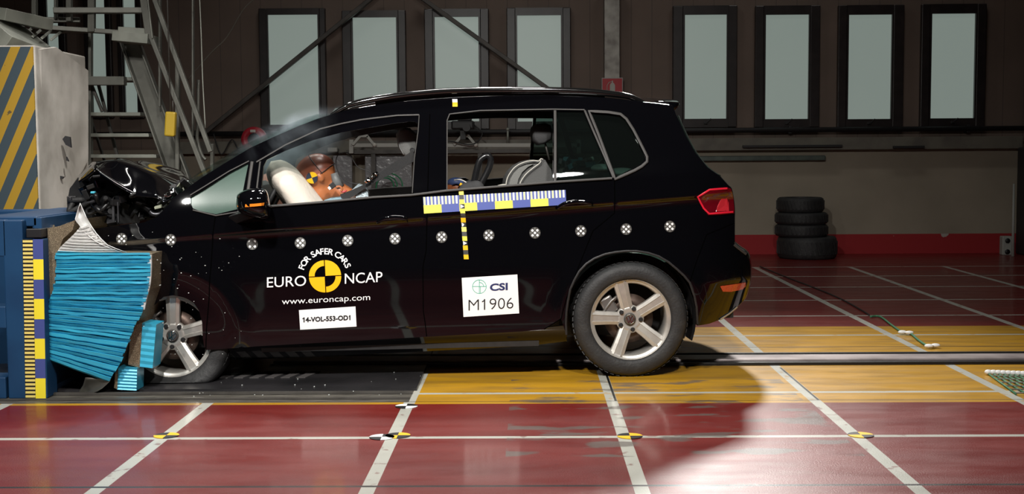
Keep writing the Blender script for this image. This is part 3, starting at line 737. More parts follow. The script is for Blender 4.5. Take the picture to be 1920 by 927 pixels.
# ---- wheels
def wheel(s,w_,z,R,rim_ang,squash=0,flip=False,toe=0):
    # rim faces -y (near side); centre given
    W=.20; 
    prof=[(.214,0.012),(.219,.002),(.2215,.0),(.2215,.012),(.214,.03),(.205,.05),(.202,W-.01),(.216,W),(.199,W),(.196,.06),(.198,.02),(.205,.012)]
    mb=MB(); mb.lathe([(r*R/.317,h) for r,h in prof],72,closed_prof=True)
    # spokes
    def spoke(a):
        ca,sa=math.cos(a),math.sin(a)
        def pt(r,t,y): return Vector((r*ca-t*sa,y,r*sa+t*ca))
        secs=[]
        for r,wd,y in ((.045,.036,.033),(.075,.036,.028),(.11,.036,.022),(.15,.038,.016),(.19,.041,.011),(.209,.043,.008)):
            secs.append([pt(r,-wd,y+.022),pt(r,-wd*.92,y+.006),pt(r,-wd*.45,y),pt(r,-wd*.38,y+.004),pt(r,wd*.38,y+.004),pt(r,wd*.45,y),pt(r,wd*.92,y+.006),pt(r,wd,y+.022),pt(r,wd*.6,y+.035),pt(r,-wd*.6,y+.035)])
        mb.grid(secs,0,False,True); k=len(mb.v)-10; mb.f.append([k+i for i in range(10)]); mb.m.append(0); mb.sm.append(False)
    for k in range(5): spoke(rim_ang+2*PI*k/5)
    mb.lathe([(0,.036),(.040,.036),(.052,.032),(.078,.036),(.078,.065),(0,.065)],40)
    if flip: mb.v=[Vector((v.x,-v.y,v.z)) for v in mb.v]
    o=mb.build('wheel',m_alu,car); o.location=L(s,w_,z); o.rotation_euler=(0,0,toe)
    f=-1 if flip else 1
    # tyre: flattened below if the wheel sits low
    mb=MB(); n=96; tp=[(.222,.006),(.226,-.006),(.240,-.012),(.265,-.016),(.292,-.010),(.306,.004),(.3135,.022),(.317,.05),(.317,.155),(.3135,.183),(.30,.205),(.26,.216),(.222,.20)]
    rows=[]
    for j in range(n):
        t=2*PI*j/n; row=[]
        for r,h in tp:
            rr=r*R/.317; x,zz=rr*math.cos(t),rr*math.sin(t)
            lim=-(z-.0135) if squash else -(z+.001)
            k=(r-.222)/.095
            if squash:
                if zz<lim: x*=1+.10*k; h=h+(h-.1)*.5*k; zz=lim+.02*(1-k)
                elif zz<lim+.10: q=(lim+.10-zz)/.10; x*=1+.10*k*q; h=h+(h-.1)*.45*k*q
            row.append(Vector((x,h*f,zz)))
        rows.append(row)
    rows.append(rows[0]); mb.grid(rows,0,True)
    for j in range(60):
        t=2*PI*j/60; 
        if squash and math.sin(t)<-.75: continue
        for hh,wd in ((.03,.03),(.10,.05),(.17,.03)):
            mb.box((R*.9995*math.cos(t),hh*f,R*.9995*math.sin(t)),(.004,wd,.022),roty(-t)@rotx(.35 if hh<.09 else -.35))
    mb.build('tyre',m_rubber,o)
    for k in range(5):
        a=rim_ang+PI/5+2*PI*k/5; mb=MB(); mb.lathe([(0,.022),(.009,.022),(.012,.026),(.013,.040)],14,(.060*math.cos(a),0,.060*math.sin(a)),sharp=True)
        for q in range(1): pass
        if flip: mb.v=[Vector((v.x,-v.y,v.z)) for v in mb.v]
        mb.build('wheel_bolt',m_trimblk,o)
    mb=MB(); mb.lathe([(0,.022),(.026,.022),(.031,.025),(.033,.034)],32)
    if flip: mb.v=[Vector((v.x,-v.y,v.z)) for v in mb.v]
    hc=mb.build('hub_cap',m_mark,o)
    # round emblem: ring with a V over a W
    if not flip:
        mb=MB(); mb.lathe([(.0235,.0215),(.0235,.019),(.0265,.019),(.0265,.0215)],32,closed_prof=True)
        rt=rim_ang-1.9
        def st(a,b): 
            a=Vector((a[0],.0195,a[1]))*.0235; b=Vector((b[0],.0195,b[1]))*.0235; a.y=b.y=.0200; R3=Matrix.Rotation(-(rt),3,'Y'); mb.beam(R3@a,R3@b,.0045,.003,up=Vector((0,1,0)))
        for p,q in (((-.45,.85),(0,.1)),((.45,.85),(0,.1)),((-.85,.45),(-.35,-.85)),((-.35,-.85),(0,.0)),((0,.0),(.35,-.85)),((.35,-.85),(.85,.45))): st(p,q)
        mb.build('hub_emblem',m_chrome,o)
    mb=MB(); mb.lathe([(.03,.075),(.135,.075),(.135,.09),(.03,.09)],48,closed_prof=True)
    if flip: mb.v=[Vector((v.x,-v.y,v.z)) for v in mb.v]
    mb.build('brake_disc',m_disc,o)
    mb=MB(); mb.box((-.115,.07,.075),(.075,.05,.10),roty(-.5),bev=.012); mb.tube([(-.15,.05,.03),(-.13,.045,.06),(-.10,.045,.10),(-.06,.05,.13)],.008,8)
    if flip: mb.v=[Vector((v.x,-v.y,v.z)) for v in mb.v]
    mb.build('brake_caliper',mat('caliper_grey',(.22,.21,.2),.4,metal=.7),o)
    return o
hub_r=sz(1183,599,0,lambda s,z:.02)
HR=L(hub_r[0],.02,hub_r[2])
wheel(hub_r[0],.024,.316,.3165,math.radians(105))
hf=sz(320,632,0,lambda s,z:.035)
wheel(hf[0],.045,hf[2],.3165,math.radians(87),squash=1,toe=math.radians(-2))
wheel(hub_r[0],1.784,.316,.3165,.3,flip=True)
wheel(hf[0]+.02,1.76,.30,.3165,.8,flip=True)
# ---------------- underbody, axles, inner floor
mb=MB()
pts=[(-2.75,.20),(-2.1,.16),(-.42,.17),(-.40,.30),(.34,.30),(.55,.24),(.60,.45),(.42,.62),(-.35,.62),(-.55,.30),(-2.0,.30),(-2.25,.62),(-2.75,.60)]
mb.prism([L(s,.10,z) for s,z in pts],[L(s,1.708,z) for s,z in pts])
for s0 in (-2.25+.0,): pass
# leave room for the wheels
ub=MB()
def seg(pl,w0,w1): ub.prism([L(s,w0,z) for s,z in pl],[L(s,w1,z) for s,z in pl])
seg([(-2.0,.165),(-.50,.175),(-.50,.30),(-2.0,.30)],.06,1.748)
seg([(-.50,.20),(.50,.24),(.60,.30),(.60,.60),(-.50,.60)],.36,1.448)
seg([(-2.85,.22),(-2.0,.165),(-2.0,.62),(-2.85,.62)],.36,1.448)
seg([(.36,.30),(.60,.30),(.60,.60),(.36,.60)],.16,1.648)
ub.build('underbody',m_trimblk,car)
mb=MB(); mb.tube([L(.0,.2,.30),L(.0,1.6,.30)],.035,10); mb.tube([L(-2.49,.2,.27),L(-2.49,1.6,.27)],.03,10); mb.build('axle',m_steel,car)
# far ledge of the dash, dashboard, steering column
mb=MB(); dp=[(380,372),(415,352),(455,345),(470,352),(478,375),(470,420),(390,420)]
mb.prism([car_at(x,y,.20) for x,y in dp],[Vector((p.x,(HALF-.2),p.z)) for p in [car_at(x,y,.20) for x,y in dp]],smooth=False)
mb.build('dashboard',mat('dash_grey',(.06,.06,.06),.6,bump=(200,.2)),car)
# steering wheel behind the bag
c=car_at(512,376,.48); mb=MB(); R=rotz(0)@roty(math.radians(-62)); ring=[c+R@Vector((.18*math.cos(t),.18*math.sin(t),0)) for t in [2*PI*i/32 for i in range(32)]]
mb.tube(ring,.014,10,closed=True); mb.beam(c+R@Vector((-.17,0,0)),c+R@Vector((.17,0,0)),.05,.02); mb.build('steering_wheel',m_inner,car)
# ---------------- seats
m_seat=mat('seat_cloth',(.055,.055,.057),.85,bump=(300,.3)); m_hrest=mat('headrest_cloth',(.17,.17,.165),.8,bump=(300,.3)); m_pipe=mat('piping_white',(.6,.58,.52),.6)
def soft_prism(name,pts,w0,w1,m,parent,bev=.03):
    mb=MB(); mb.prism([L(s,w0,z) for s,z in pts],[L(s,w1,z) for s,z in pts])
    o=mb.build(name,m,parent); md=o.modifiers.new('soft','BEVEL'); md.width=bev; md.segments=3
    for p in o.data.polygons: p.use_smooth=True
    return o
def seat(w0,w1,sb,hr=True,tilt=0,lean=1.0):
    # cushion
    o=soft_prism('front_seat',[(sb-.52,.42),(sb-.05,.36),(sb+.05,.46),(sb-.02,.52),(sb-.50,.56)],w0,w1,m_seat,car)
    soft_prism('seat_back',[(sb-.06,.46),(sb+.08,.44),(sb+.36,1.02),(sb+.33,1.08),(sb+.22,1.06)],w0+.02,w1-.02,m_seat,o)
    return o
def headrest(name,px,w0,w1,parent):
    a=[car_at(x,y,w0) for x,y in px]; wc=(w0+w1)/2; rows=[]
    cx=sum(p.x for p in a)/len(a); cz=sum(p.z for p in a)/len(a)
    for t,f in ((0,.75),(.06,.93),(.18,1),(.5,1.02),(.82,1),(.94,.93),(1,.75)):
        rows.append([Vector((cx+(p.x-cx)*f,w0+(w1-w0)*t-HALF,cz+(p.z-cz)*f)) for p in a])
    mb=MB(); mb.grid(rows,0,True,True); n=len(a); mb.f.append(list(range(n))); mb.m.append(0); mb.sm.append(True); mb.f.append([6*n+i for i in range(n)][::-1]); mb.m.append(0); mb.sm.append(True)
    return mb.build(name,m_hrest,parent)
se=seat(.26,.76,-1.13)
hp=[(742,252),(747,243),(757,239),(768,240),(777,248),(782,262),(783,277),(780,290),(771,297),(762,297),(753,288),(746,275)]
h=headrest('headrest',hp,.38,.62,se)
mb=MB(); c=car_at(773,281.5,.375); mb.tube([c,c+Vector((0,.02,0))],.011,14); mb.tube([c+Vector((.012*math.cos(t),-.001,.012*math.sin(t))) for t in [2*PI*i/16 for i in range(16)]],.0025,6,closed=True); mb.build('headrest_button',m_seat,h)
mb=MB(); mb.tube(spline([car_at(x,y,.385) for x,y in ((750,243),(747,258),(749,275),(757,290))],4),.0018,6); mb.build('seam_piping',mat('stitch_grey',(.25,.25,.25),.6),h)
seat(1.05,1.55,-1.18)
# rear bench and its headrests
rb=soft_prism('rear_seat',[(-.62,.42),(-.15,.38),(.12,.96),(.05,1.0),(-.02,.98),(-.18,.56),(-.60,.54)],.22,1.58,m_seat,car)
rh=[(1000,238),(1010,232),(1024,231),(1034,235),(1037,250),(1035,262),(1022,270),(1010,272),(1001,263),(998,250)]
def rhead(w0,w1,dx):
    px=[(x+dx,y) for x,y in rh]; o=headrest('rear_headrest',px,w0,w1,rb); o.data.materials[0]=m_seat
    mb=MB()
    for ww in (w0+.05,w1-.05):
        a=car_at(1022+dx,268,ww); b=car_at(1030+dx,300,ww); mb.tube([a,b],.006,8)
    mb.build('headrest_post',m_steel,o)
rhead(.40,.62,0); rhead(1.2,1.42,0)
# load cover and odds in the boot
mb=MB(); a=[car_at(x,y,.25) for x,y in ((1056,338),(1060,318),(1090,322),(1180,318),(1196,330),(1150,345))]
mb.prism(a,[Vector((p.x,.62,p.z)) for p in a]); mb.build('load_cover',m_inner,car)
mb=MB(); a=car_at(1128,316,.32); mb.ball(a,(.06,.10,.026),nu=20,nv=12); b=car_at(1165,324,.30); mb.ball(b,(.085,.12,.028),nu=20,nv=12); mb.build('padding',mat('white_pad',(.7,.7,.68),.6),car)
mb=MB(); a=car_at(1093,306,.5); b=car_at(1113,297,.5); mb.tube([a,b],.013,10); a=car_at(1090,311,.5); b=car_at(1116,309,.5); mb.tube([a,b],.004,6); mb.build('trim_piece',m_pipe,car)
random.seed(3)
mg=[m_trimblk,mat('glint_blue',(.12,.3,.36),.25,metal=.6),m_steel]
for k in range(26):
    mb=MB()
    x=random.uniform(1050,1118); y=random.uniform(300,334); p=car_at(x,y,random.uniform(.3,.6)); mb.box(p,(.02+random.random()*.03,.03,.012+random.random()*.03),rotz(random.random()*3)@rotx(random.random()*3)); mb.build('measuring_gear',mg[k%3],car)

# inner pillar trims and roof lining edge
mb=MB()
rows=cross(dens(ROOF[9:17]),0,.055,20,2); 
for r in rows:
    for v in r: v.z-=.045; v.y*=.93
mb.grid(rows,0,True); mb.build('roof_lining',mat('lining_grey',(.045,.043,.040),.9),car)
# seat belt from the pillar to the dummy shoulder
m_belt=mat('belt_web',(.02,.02,.021),.7,bump=(400,.3))
def band(mb,pts,wd,up=Vector((0,0,1)),th=.0025,mi=0):
    rows=[]; n=len(pts)
    for i,p in enumerate(pts):
        d=(pts[min(i+1,n-1)]-pts[max(i-1,0)]).normalized(); ww=wd[i] if isinstance(wd,list) else wd
        q=(up-d*up.dot(d)).normalized(); nn=d.cross(q)
        rows.append([p-q*ww/2-nn*th/2,p+q*ww/2-nn*th/2,p+q*ww/2+nn*th/2,p-q*ww/2+nn*th/2])
    mb.grid(rows,mi,False,True); return mb
mb=MB(); pts=[car_at(778,291,.20),car_at(750,308,.24),car_at(724,324,.28),car_at(703,337,.31),car_at(683,350,.33),car_at(662,362,.35),car_at(640,371,.37)]
band(mb,pts,[.055,.05,.04,.03,.022,.036,.04]); pts=[car_at(772,296,.30),car_at(735,312,.36),car_at(703,331,.37)]; band(mb,pts,.022)
bl=mb.build('seat_belt',m_belt,car)
mb=MB()
for x,y in ((691,337),(697,333),(701,328),(706,326),(687,340)):
    mb.box(car_at(x,y,.285),(.018,.02,.014),rotz(x)@rotx(y)@roty(x*.7),bev=.003)
mb.build('belt_clamp',m_chrome,bl)
# ---------------- airbag
mb=MB(); rows=[]
ax=[(523,322,.5,.05),(528,326,.5,.085),(540,338,.5,.108),(556,352,.5,.115),(574,368,.5,.118),(592,384,.5,.12),(612,400,.5,.115),(630,414,.5,.08)]
def bagrow(t,f): pass
pA=car_at(508,303,.42); pB=car_at(624,450,.42); d=(pB-pA); Ld=d.length; d.normalize(); q=Vector((0,1,0)); nn=d.cross(q).normalized()
for i in range(25):
    t=i/24; f=max(.0,(1-abs(2*t-1)**3.6))**.5; f=max(f,.02)
    row=[]
    for j in range(36):
        a=2*PI*j/36; wr=1+.025*math.sin(6*a+3*t)+.03*noise.noise(Vector((math.cos(a)*1.5,math.sin(a)*1.5,t*4)))
        row.append(pA+d*(Ld*(t*1.0))+(nn*math.cos(a)*.091+q*math.sin(a)*.19)*f*wr)
    rows.append(row)
mb.grid(rows,0,True,True); mb.build('airbag',mat('airbag_cloth',(.80,.72,.63),.75,bump=(14,.35)),car)
# curtain of the far airbag
# ---------------- engine bay
m_eng=mat('engine_dark',(.010,.010,.011),.35,metal=.2,vary=(12,(.025,.025,.025),.5,.8)); m_engl=mat('engine_alu',(.12,.12,.13),.3,metal=.8,vary=(15,(.04,.04,.045),.4,.7))
# hood: buckled skin with a raised fold
def hood_pt(a,b):   # a 0..1 from cowl to nose, b 0..1 from near edge to far edge
    near=[(322,373),(306,379),(290,370),(252,364),(216,344),(182,318),(148,342)]
    mid=[(335,357),(318,345),(290,326),(253,310),(219,299),(172,304),(146,330)]
    far_=[(340,355),(325,345),(300,330),(262,315),(225,303),(180,310),(150,335)]
    def lerp_pl(pl,t,w_):
        x=t*(len(pl)-1); i=min(int(x),len(pl)-2); k=x-i; return car_at(pl[i][0]*(1-k)+pl[i+1][0]*k,pl[i][1]*(1-k)+pl[i+1][1]*k,w_)
    n_=lerp_pl(near,a,.10); m_=lerp_pl(mid,a,.42); f_=lerp_pl(far_,a,1.0)
    if b<.4: k=b/.4; p=n_.lerp(m_,k); p.z+=.006*math.sin(PI*k)*(a>.1)
    else: k=(b-.4)/.6; p=m_.lerp(f_,k); p=p.lerp(Vector((p.x,.80,p.z)),k)
    nz=noise.noise(Vector((a*4,b*4,1.3)))*(.012 if b<.4 else .03)*min(1,a*4)
    edge=min(1,abs(b-.4)*5+.1)
    p.z+=nz*edge; p.x+=.008*noise.noise(Vector((a*7,b*5,4)))*edge
    return p
rows=[[hood_pt(i/30,j/24) for j in range(25)] for i in range(31)]
mb=MB(); mb.grid(rows,0,True); o=mb.build('bonnet',m_paint,car); md=o.modifiers.new('t','SOLIDIFY'); md.thickness=.006
for p in o.data.polygons: p.use_smooth=True
# nose hidden behind the barrier: crushed front end
mb=MB()
pl=[(128,402),(126,380),(131,356),(150,330),(178,314),(215,310),(255,328),(300,352),(316,370),(304,400),(262,416),(200,424),(160,424)]
rows=[]
for k,w_ in enumerate((.34,.50,.80,1.1,1.45,1.65)):
    rows.append([car_at(x+(4 if k else 2)*noise.noise(Vector((x*.05,k*1.7,0))),y+6*noise.noise(Vector((y*.06,k*1.3,5))),w_) for x,y in pl])
rows=[[Vector(v) for v in r] for r in rows]
rows=[[Vector((p.x,p.y,p.z-(.03 if k>1 else 0))) for p in r] for k,r in enumerate(rows)]; mb.grid(rows,0,False,True); n=len(pl); mb.f.append(list(range(n))); mb.m.append(0); mb.sm.append(False)
mb.build('crushed_front_end',m_eng,car)
random.seed(11)
for k in range(90):
    mb=MB()
    x=random.uniform(130,300); y=random.uniform(322,418)
    if x<152 and y<350: continue
    if y<350+(x-205)*.28 and x>205: continue
    if y<318+(x-165)*.6 and x<=205: continue
    w_=random.uniform(.12,.45); p=car_at(x,y,w_)
    sz_=(random.uniform(.006,.05),random.uniform(.006,.06),random.uniform(.006,.05))
    mb.box(p,sz_,rotz(random.random()*3)@rotx(random.random()*3)@roty(random.random()*3),bev=.003)
    mb.build('engine_piece',random.choice((m_eng,m_eng,m_eng,m_trimblk,m_engl,m_eng,m_paint)),car)
for k in range(10):
    mb=MB(); x=random.uniform(140,285); y=random.uniform(362,412); w_=random.uniform(.10,.3)
    pts=[car_at(x+random.uniform(-25,25),y+random.uniform(-16,16),w_+random.uniform(-.04,.1)) for _ in range(4)]
    mb.tube(spline(pts,5),random.choice((.008,.012,.016)),8)
    mb.build('hose',(m_rubber,m_eng)[k%2],car)
mb=MB(); pts=[car_at(x,y,.2) for x,y in ((255,378),(272,384),(284,400),(298,402),(306,396))]; mb.tube(spline(pts,6),.013,10); mb.build('coolant_pipe',m_engl,car)
mb=MB(); mb.prism([car_at(x,y,.10) for x,y in ((246,414),(254,401),(263,412),(260,420),(248,421))],[car_at(x,y,.16) for x,y in ((246,414),(254,401),(263,412),(260,420),(248,421))]); mb.build('headlamp_shard',m_chrome,car)
mb=MB(); mb.box(car_at(213,398,.13),(.012,.02,.11)); mb.box(car_at(222,398,.13),(.006,.02,.11)); mb.box(car_at(168,379,.13),(.06,.03,.008),roty(-.25)); mb.box(car_at(175,361,.15),(.025,.03,.012),mi=1,bev=.004); mb.build('bracket_strip',[m_engl,mat('cyan_plastic',(.05,.45,.6),.4)],car)
# cowl: wiper tray wreckage
random.seed(5); cw=[m_trimblk,m_chrome,mat('pale_plastic',(.32,.34,.26),.4,coat=.5),m_glass]
for k in range(34):
    mb=MB()
    t=random.random(); x=296+52*t+random.uniform(-5,5); y=388-40*t+random.uniform(-12,6); p=car_at(x,y,random.uniform(.08,.35))
    mb.box(p,(random.uniform(.008,.05),random.uniform(.02,.08),random.uniform(.006,.025)),roty(-.6+random.uniform(-.6,.6))@rotx(random.uniform(-.8,.8)),bev=.002); mb.build('cowl_fragment',random.choice([cw[0],cw[0],cw[1],cw[2],cw[3]]),car)
mb=MB(); mb.tube([car_at(333,347,.3),car_at(350,341,.4),car_at(368,338,.5)],[.006,.012,.004],8)
mb.build('wiper_arm',m_chrome,car)
# splinters of broken glass around the cowl
# ---------------- stickers on the near side
def decal(name,polys,mats,lift=.0035,th=.0012,parent=None,step=10):
    # polys: (pixel polygon, material index, extra lift)
    mb=MB()
    for poly,mi,ex in polys:
        a=[side(x,y,lift+ex) for x,y in poly]; b=[side(x,y,lift+ex-th) for x,y in poly]; mb.prism(a,b,mi)
    return mb.build(name,mats,parent or car)
def strip_polys(a,b,c,d,mi,ex,n=1):   # quad split along its length so that it follows the panel
    out=[]
    f=lambda p,q,t:(p[0]+(q[0]-p[0])*t,p[1]+(q[1]-p[1])*t)
    for i in range(n): out.append(([f(a,b,i/n),f(a,b,(i+1)/n),f(d,c,(i+1)/n),f(d,c,i/n)],mi,ex))
    return out
def tmesh_px(mb,body_,x0,x1,yb0,yb1,h,mi=0,lift=.0055,bold=0.0,capref=None):
    v,f=text_mesh(body_,bold)
    xs=[p.x for p in v]; ax,bx=min(xs),max(xs); top=capref or max(p.y for p in v)
    n=len(v); sl=(yb1-yb0)/(x1-x0)
    def mp(p): t=(p.x-ax)/(bx-ax); x=x0+(x1-x0)*t; y=yb0+sl*(x-x0)-p.y/top*h; x-=sl*(p.y/top*h)*-1*0; return side(x,y,lift)
    vs=[mp(p) for p in v]; mb.add(vs,f,mi,False)
dots=[(228,448),(320,450),(473,458),(563,456),(652,451.5),(740.5,448),(828,445),(916.5,441.5),(1003,437),(1089,433.5),(1174,430),(1256,425)]
for cx,cy in dots:
    polys=[([(cx+10.4*math.cos(t),cy+10.8*math.sin(t)) for t in [2*PI*i/28 for i in range(28)]],0,0)]
    for dx,dy in ((0,0),(-4.7,-4.4),(4.5,-4.7),(-4.4,4.7),(4.7,4.4)):
        polys.append(([(cx+dx+2.35*math.cos(t),cy+dy+2.4*math.sin(t)) for t in [2*PI*i/14 for i in range(14)]],1,.002))
    for a in (0,1,2,3):
        t=a*PI/2; c_,s_=math.cos(t),math.sin(t)
        polys.append(([(cx+c_*r-s_*q,cy+s_*r+c_*q) for r,q in ((5.5,-.35),(10,-.35),(10,.35),(5.5,.35))],2,.0006))
    decal('marker_sticker',polys,[m_mark,m_white,MATS['pale_grey_paint']])
# programme emblem on the front door
LX,LY=609.5,518.5; SL=-.049
def rot_(x,y): return (LX+x-(-SL)*0+y*(-SL)*-1*-1, LY+y+x*SL)
def lr(x,y):
    a=math.atan(SL); return (LX+x*math.cos(a)-y*math.sin(a), LY+x*math.sin(a)+y*math.cos(a))
def arcpoly(r0,r1,a0,a1,n=14):
    return [lr(r1*math.cos(math.radians(a0+(a1-a0)*i/n)),-r1*math.sin(math.radians(a0+(a1-a0)*i/n))) for i in range(n+1)]+([lr(r0*math.cos(math.radians(a1-(a1-a0)*i/n)),-r0*math.sin(math.radians(a1-(a1-a0)*i/n))) for i in range(n+1)] if r0 else [lr(0,0)])
g=.9
def quad(q,r0,r1):
    a0={0:0,1:90,2:180,3:270}[q]; dx={0:g,1:-g,2:-g,3:g}[q]; dy={0:-g,1:-g,2:g,3:g}[q]; a=math.atan(SL)
    return [(x+dx*math.cos(a)-dy*math.sin(a),y+dx*math.sin(a)+dy*math.cos(a)) for x,y in arcpoly(r0,r1,a0,a0+90)]
R1=29.3
polys=[(quad(0,0,R1),0,0),(quad(2,0,R1),0,0)]
for q in (1,3):
    p=quad(q,18.6,R1); n=15
    for i in range(n-1): polys.append(([p[i],p[i+1],p[2*n-2-i],p[2*n-1-i]],0,0))
logo=decal('round_emblem',polys,[mat('emblem_yellow',(.95,.50,.006),.4)])
mb=MB(); 
tmesh_px(mb,'EURO',500.5,574,539.5,536.0,19,bold=.002); tmesh_px(mb,'NCAP',646.5,717,532.5,528.8,19.3,bold=.002)
lower=MB(); tmesh_px(lower,'www.euroncap.com',528.5,694,571.2,562.8,11.5,bold=0,capref=.72)
lower.build('emblem_lettering',m_white,car,fix=False); upper=MB()
# arched words
word='FOR SAFER CARS'
adv={'F':.56,'O':.80,'R':.68,' ':.30,'S':.64,'A':.68,'E':.60,'C':.70}
tot=sum(adv[c_] for c_ in word); ang=math.radians(161); span=math.radians(161-17); RR=41.5
base_a=math.atan(SL)
for ch in word:
    am=ang-span*adv[ch]/tot/2
    if ch!=' ':
        v,f=text_mesh(ch,.018); xs=[p.x for p in v]; xc=(min(xs)+max(xs))/2; sc=13.0/.72
        vs=[]
        for p in v:
            tx=(p.x-xc)*sc*.92; r=RR+p.y*sc*.88
            x=r*math.cos(am)+tx*math.sin(am); y=-(r*math.sin(am)-tx*math.cos(am)); q_=lr(x,y); vs.append(side(q_[0],q_[1],.004))
        upper.add(vs,f,0,False)
    ang-=span*adv[ch]/tot
mb.build('emblem_lettering',m_white,car,fix=False); upper.build('emblem_lettering',m_white,car,fix=False)
pl=decal('number_plate_sticker',strip_polys((560.5,582),(666.5,575),(668.5,612.8),(562.8,618.8),0,0,6),[m_white])
mb=MB(); tmesh_px(mb,'14-VOL-553-OD1',569,657,604.3,600.0,8.8,bold=.035)
for sx,sy in ((569.6,596.0),(656.6,591.6)): mb.add([side(x,y,.0055) for x,y in ((sx+.4,sy-.4),(sx+.4,sy+1.4),(sx-2.6,sy+2.9),(sx-2.6,sy+1.4))],[(0,1,2,3)])
mb.build('sticker_lettering',m_black,pl,fix=False)
pl=decal('number_sticker',strip_polys((865.7,521.5),(970,515),(973.5,588),(869,594.8),0,0,6),[m_white])
mb=MB(); tmesh_px(mb,'M1906',878.5,962.5,583.0,578.6,20.5,bold=-.012); mb.add([side(x,y,.0055) for x,y in ((909.6,561.6),(909.6,564.0),(903.9,567.4),(903.5,565.6))],[(0,1,2,3)]); mb.build('sticker_lettering',m_black,pl,fix=False)
mb=MB(); tmesh_px(mb,'CSI',918.5,952,545.6,543.6,13.2,bold=.035); mb.build('sticker_lettering',m_navy,pl,fix=False)
polys=[]; cx,cy=898.8,538
for i in range(36):
    a0,a1=2*PI*i/36,2*PI*(i+1)/36; polys.append(([(cx+r*math.cos(a),cy+r*math.sin(a)) for r,a in ((12.3,a0),(13.3,a0),(13.3,a1),(12.3,a1))],0,0))
for i in range(9):
    for s0 in (0,PI): 
        a0,a1=-PI/2+s0+PI/2*i/9,-PI/2+s0+PI/2*(i+1)/9
        if s0==0: polys.append(([(cx+r*math.cos(a),cy+r*math.sin(a)) for r,a in ((7.6,a0),(8.6,a0),(8.6,a1),(7.6,a1))],0,0))
for x0,x1,y0,y1 in ((-12.5,0,-.9,.1),(0,12.5,-.9,.1),(-.5,.5,-12.5,12.5),(1.5,2.4,0,12)): polys.append(([(cx+x0,cy+y0),(cx+x1,cy+y0),(cx+x1,cy+y1),(cx+x0,cy+y1)],0,0))
decal('ring_emblem',polys,[m_green],lift=.0048,parent=pl)
# ruler tape along the belt line
A,B,D,E_=(793,369.8),(1060.5,356.3),(1062,384.2),(795,400.8)
f=lambda p,q,t:(p[0]+(q[0]-p[0])*t,p[1]+(q[1]-p[1])*t)
polys=[]
for i in range(8):
    t0,t1=i/8,(i+1)/8; m0,m1=(lambda t:f(f(A,B,t),f(E_,D,t),.50))(t0),f(f(A,B,t1),f(E_,D,t1),.50)
    polys.append(([m0,m1,f(E_,D,t1),f(E_,D,t0)],i%2,0)); polys.append(([f(A,B,t0),f(A,B,t1),m1,m0],1,0))
    for k in range(5):
        a=t0+(k+.12)/40; b=t0+(k+.62)/40; polys.append(([f(A,B,a),f(A,B,b),f(f(A,B,b),f(E_,D,b),.5),f(f(A,B,a),f(E_,D,a),.5)],2 if (k+i)%2 else 3,.0005))
decal('ruler_tape',polys,[m_yel,m_bluev,m_white,mat('pale_yellow_vinyl',(.85,.85,.40),.45)])
polys=[]; n=15; a0,a1=(860,357),(869.8,486.5)
cols=[0,2,0,3,0,2,1,3,0,2,0,3,1,2,1]
for i in range(n):
    p,q=f(a0,a1,i/n),f(a0,a1,(i+1)/n); c_=cols[i]
    if c_==3:
        polys.append(([(p[0],p[1]),(p[0]+9,p[1]),(q[0]+9,q[1]),(q[0],q[1])],4,0)); polys.append(([(p[0]+1,p[1]+.5),(p[0]+8.5,(p[1]+q[1])/2),(q[0]+1,q[1]-.5)],3,.0006))
    else: polys.append(([(p[0],p[1]),(p[0]+9,p[1]),(q[0]+9,q[1]),(q[0],q[1])],c_,0))
decal('vertical_tape',polys,[m_yel,m_orangeyel,m_dgrey,m_white,m_black],lift=.012 if False else .0045)
polys=[([(848,186),(857.5,186),(857.8,192),(848.3,192)],1,0),([(848.3,192),(857.8,192),(858,200),(848.5,200)],0,0)]
decal('roof_tape',polys,[m_orangeyel,m_white])
# ================================================================ DUMMIES
m_skin=mat('dummy_orange',(.46,.15,.05),.45,vary=(8,(.38,.12,.045),.4,.7)); m_cap=mat('dummy_brown',(.30,.095,.055),.35,vary=(9,(.25,.075,.045),.4,.7))
m_shirt=mat('pale_blue_shirt',(.30,.50,.60),.7,bump=(18,.6))
def W(p): return car.matrix_basis @ p if False else (Matrix.Translation(car_origin)@Matrix.Rotation(YAW_CAR,4,'Z'))@p
def wat(px,py,w_): return W(car_at(px,py,w_))
def skinned(name,chains,m,parent=None,sub=2):
    # chains: lists of (point, radius); first point of later chains is an index into the shared list
    vs=[];ed=[];rad=[]
    for ch in chains:
        prev=None
        for q in ch:
            if isinstance(q,int): prev=q; continue
            vs.append(q[0]); rad.append(q[1]); 
            if prev is not None: ed.append((prev,len(vs)-1))
            prev=len(vs)-1
    me=bpy.data.meshes.new(name); me.from_pydata([tuple(v) for v in vs],ed,[]); me.materials.append(m)
    o=bpy.data.objects.new(name,me); C.objects.link(o)
    o.modifiers.new('skin','SKIN')
    for i,r in enumerate(rad): 
        sv=me.skin_vertices[0].data[i]; rr=(r,r) if isinstance(r,(int,float)) else r; sv.radius=rr; sv.use_root=(i==0)
    sb=o.modifiers.new('sub','SUBSURF'); sb.levels=sub; sb.render_levels=sub
    if parent is not None: o.parent=parent
    return o
def baked(o):
    dg=bpy.context.evaluated_depsgraph_get(); me=bpy.data.meshes.new_from_object(o.evaluated_get(dg))
    v=[x.co.copy() for x in me.vertices]; f=[list(p.vertices) for p in me.polygons]; old=o.data; bpy.data.objects.remove(o); return v,f
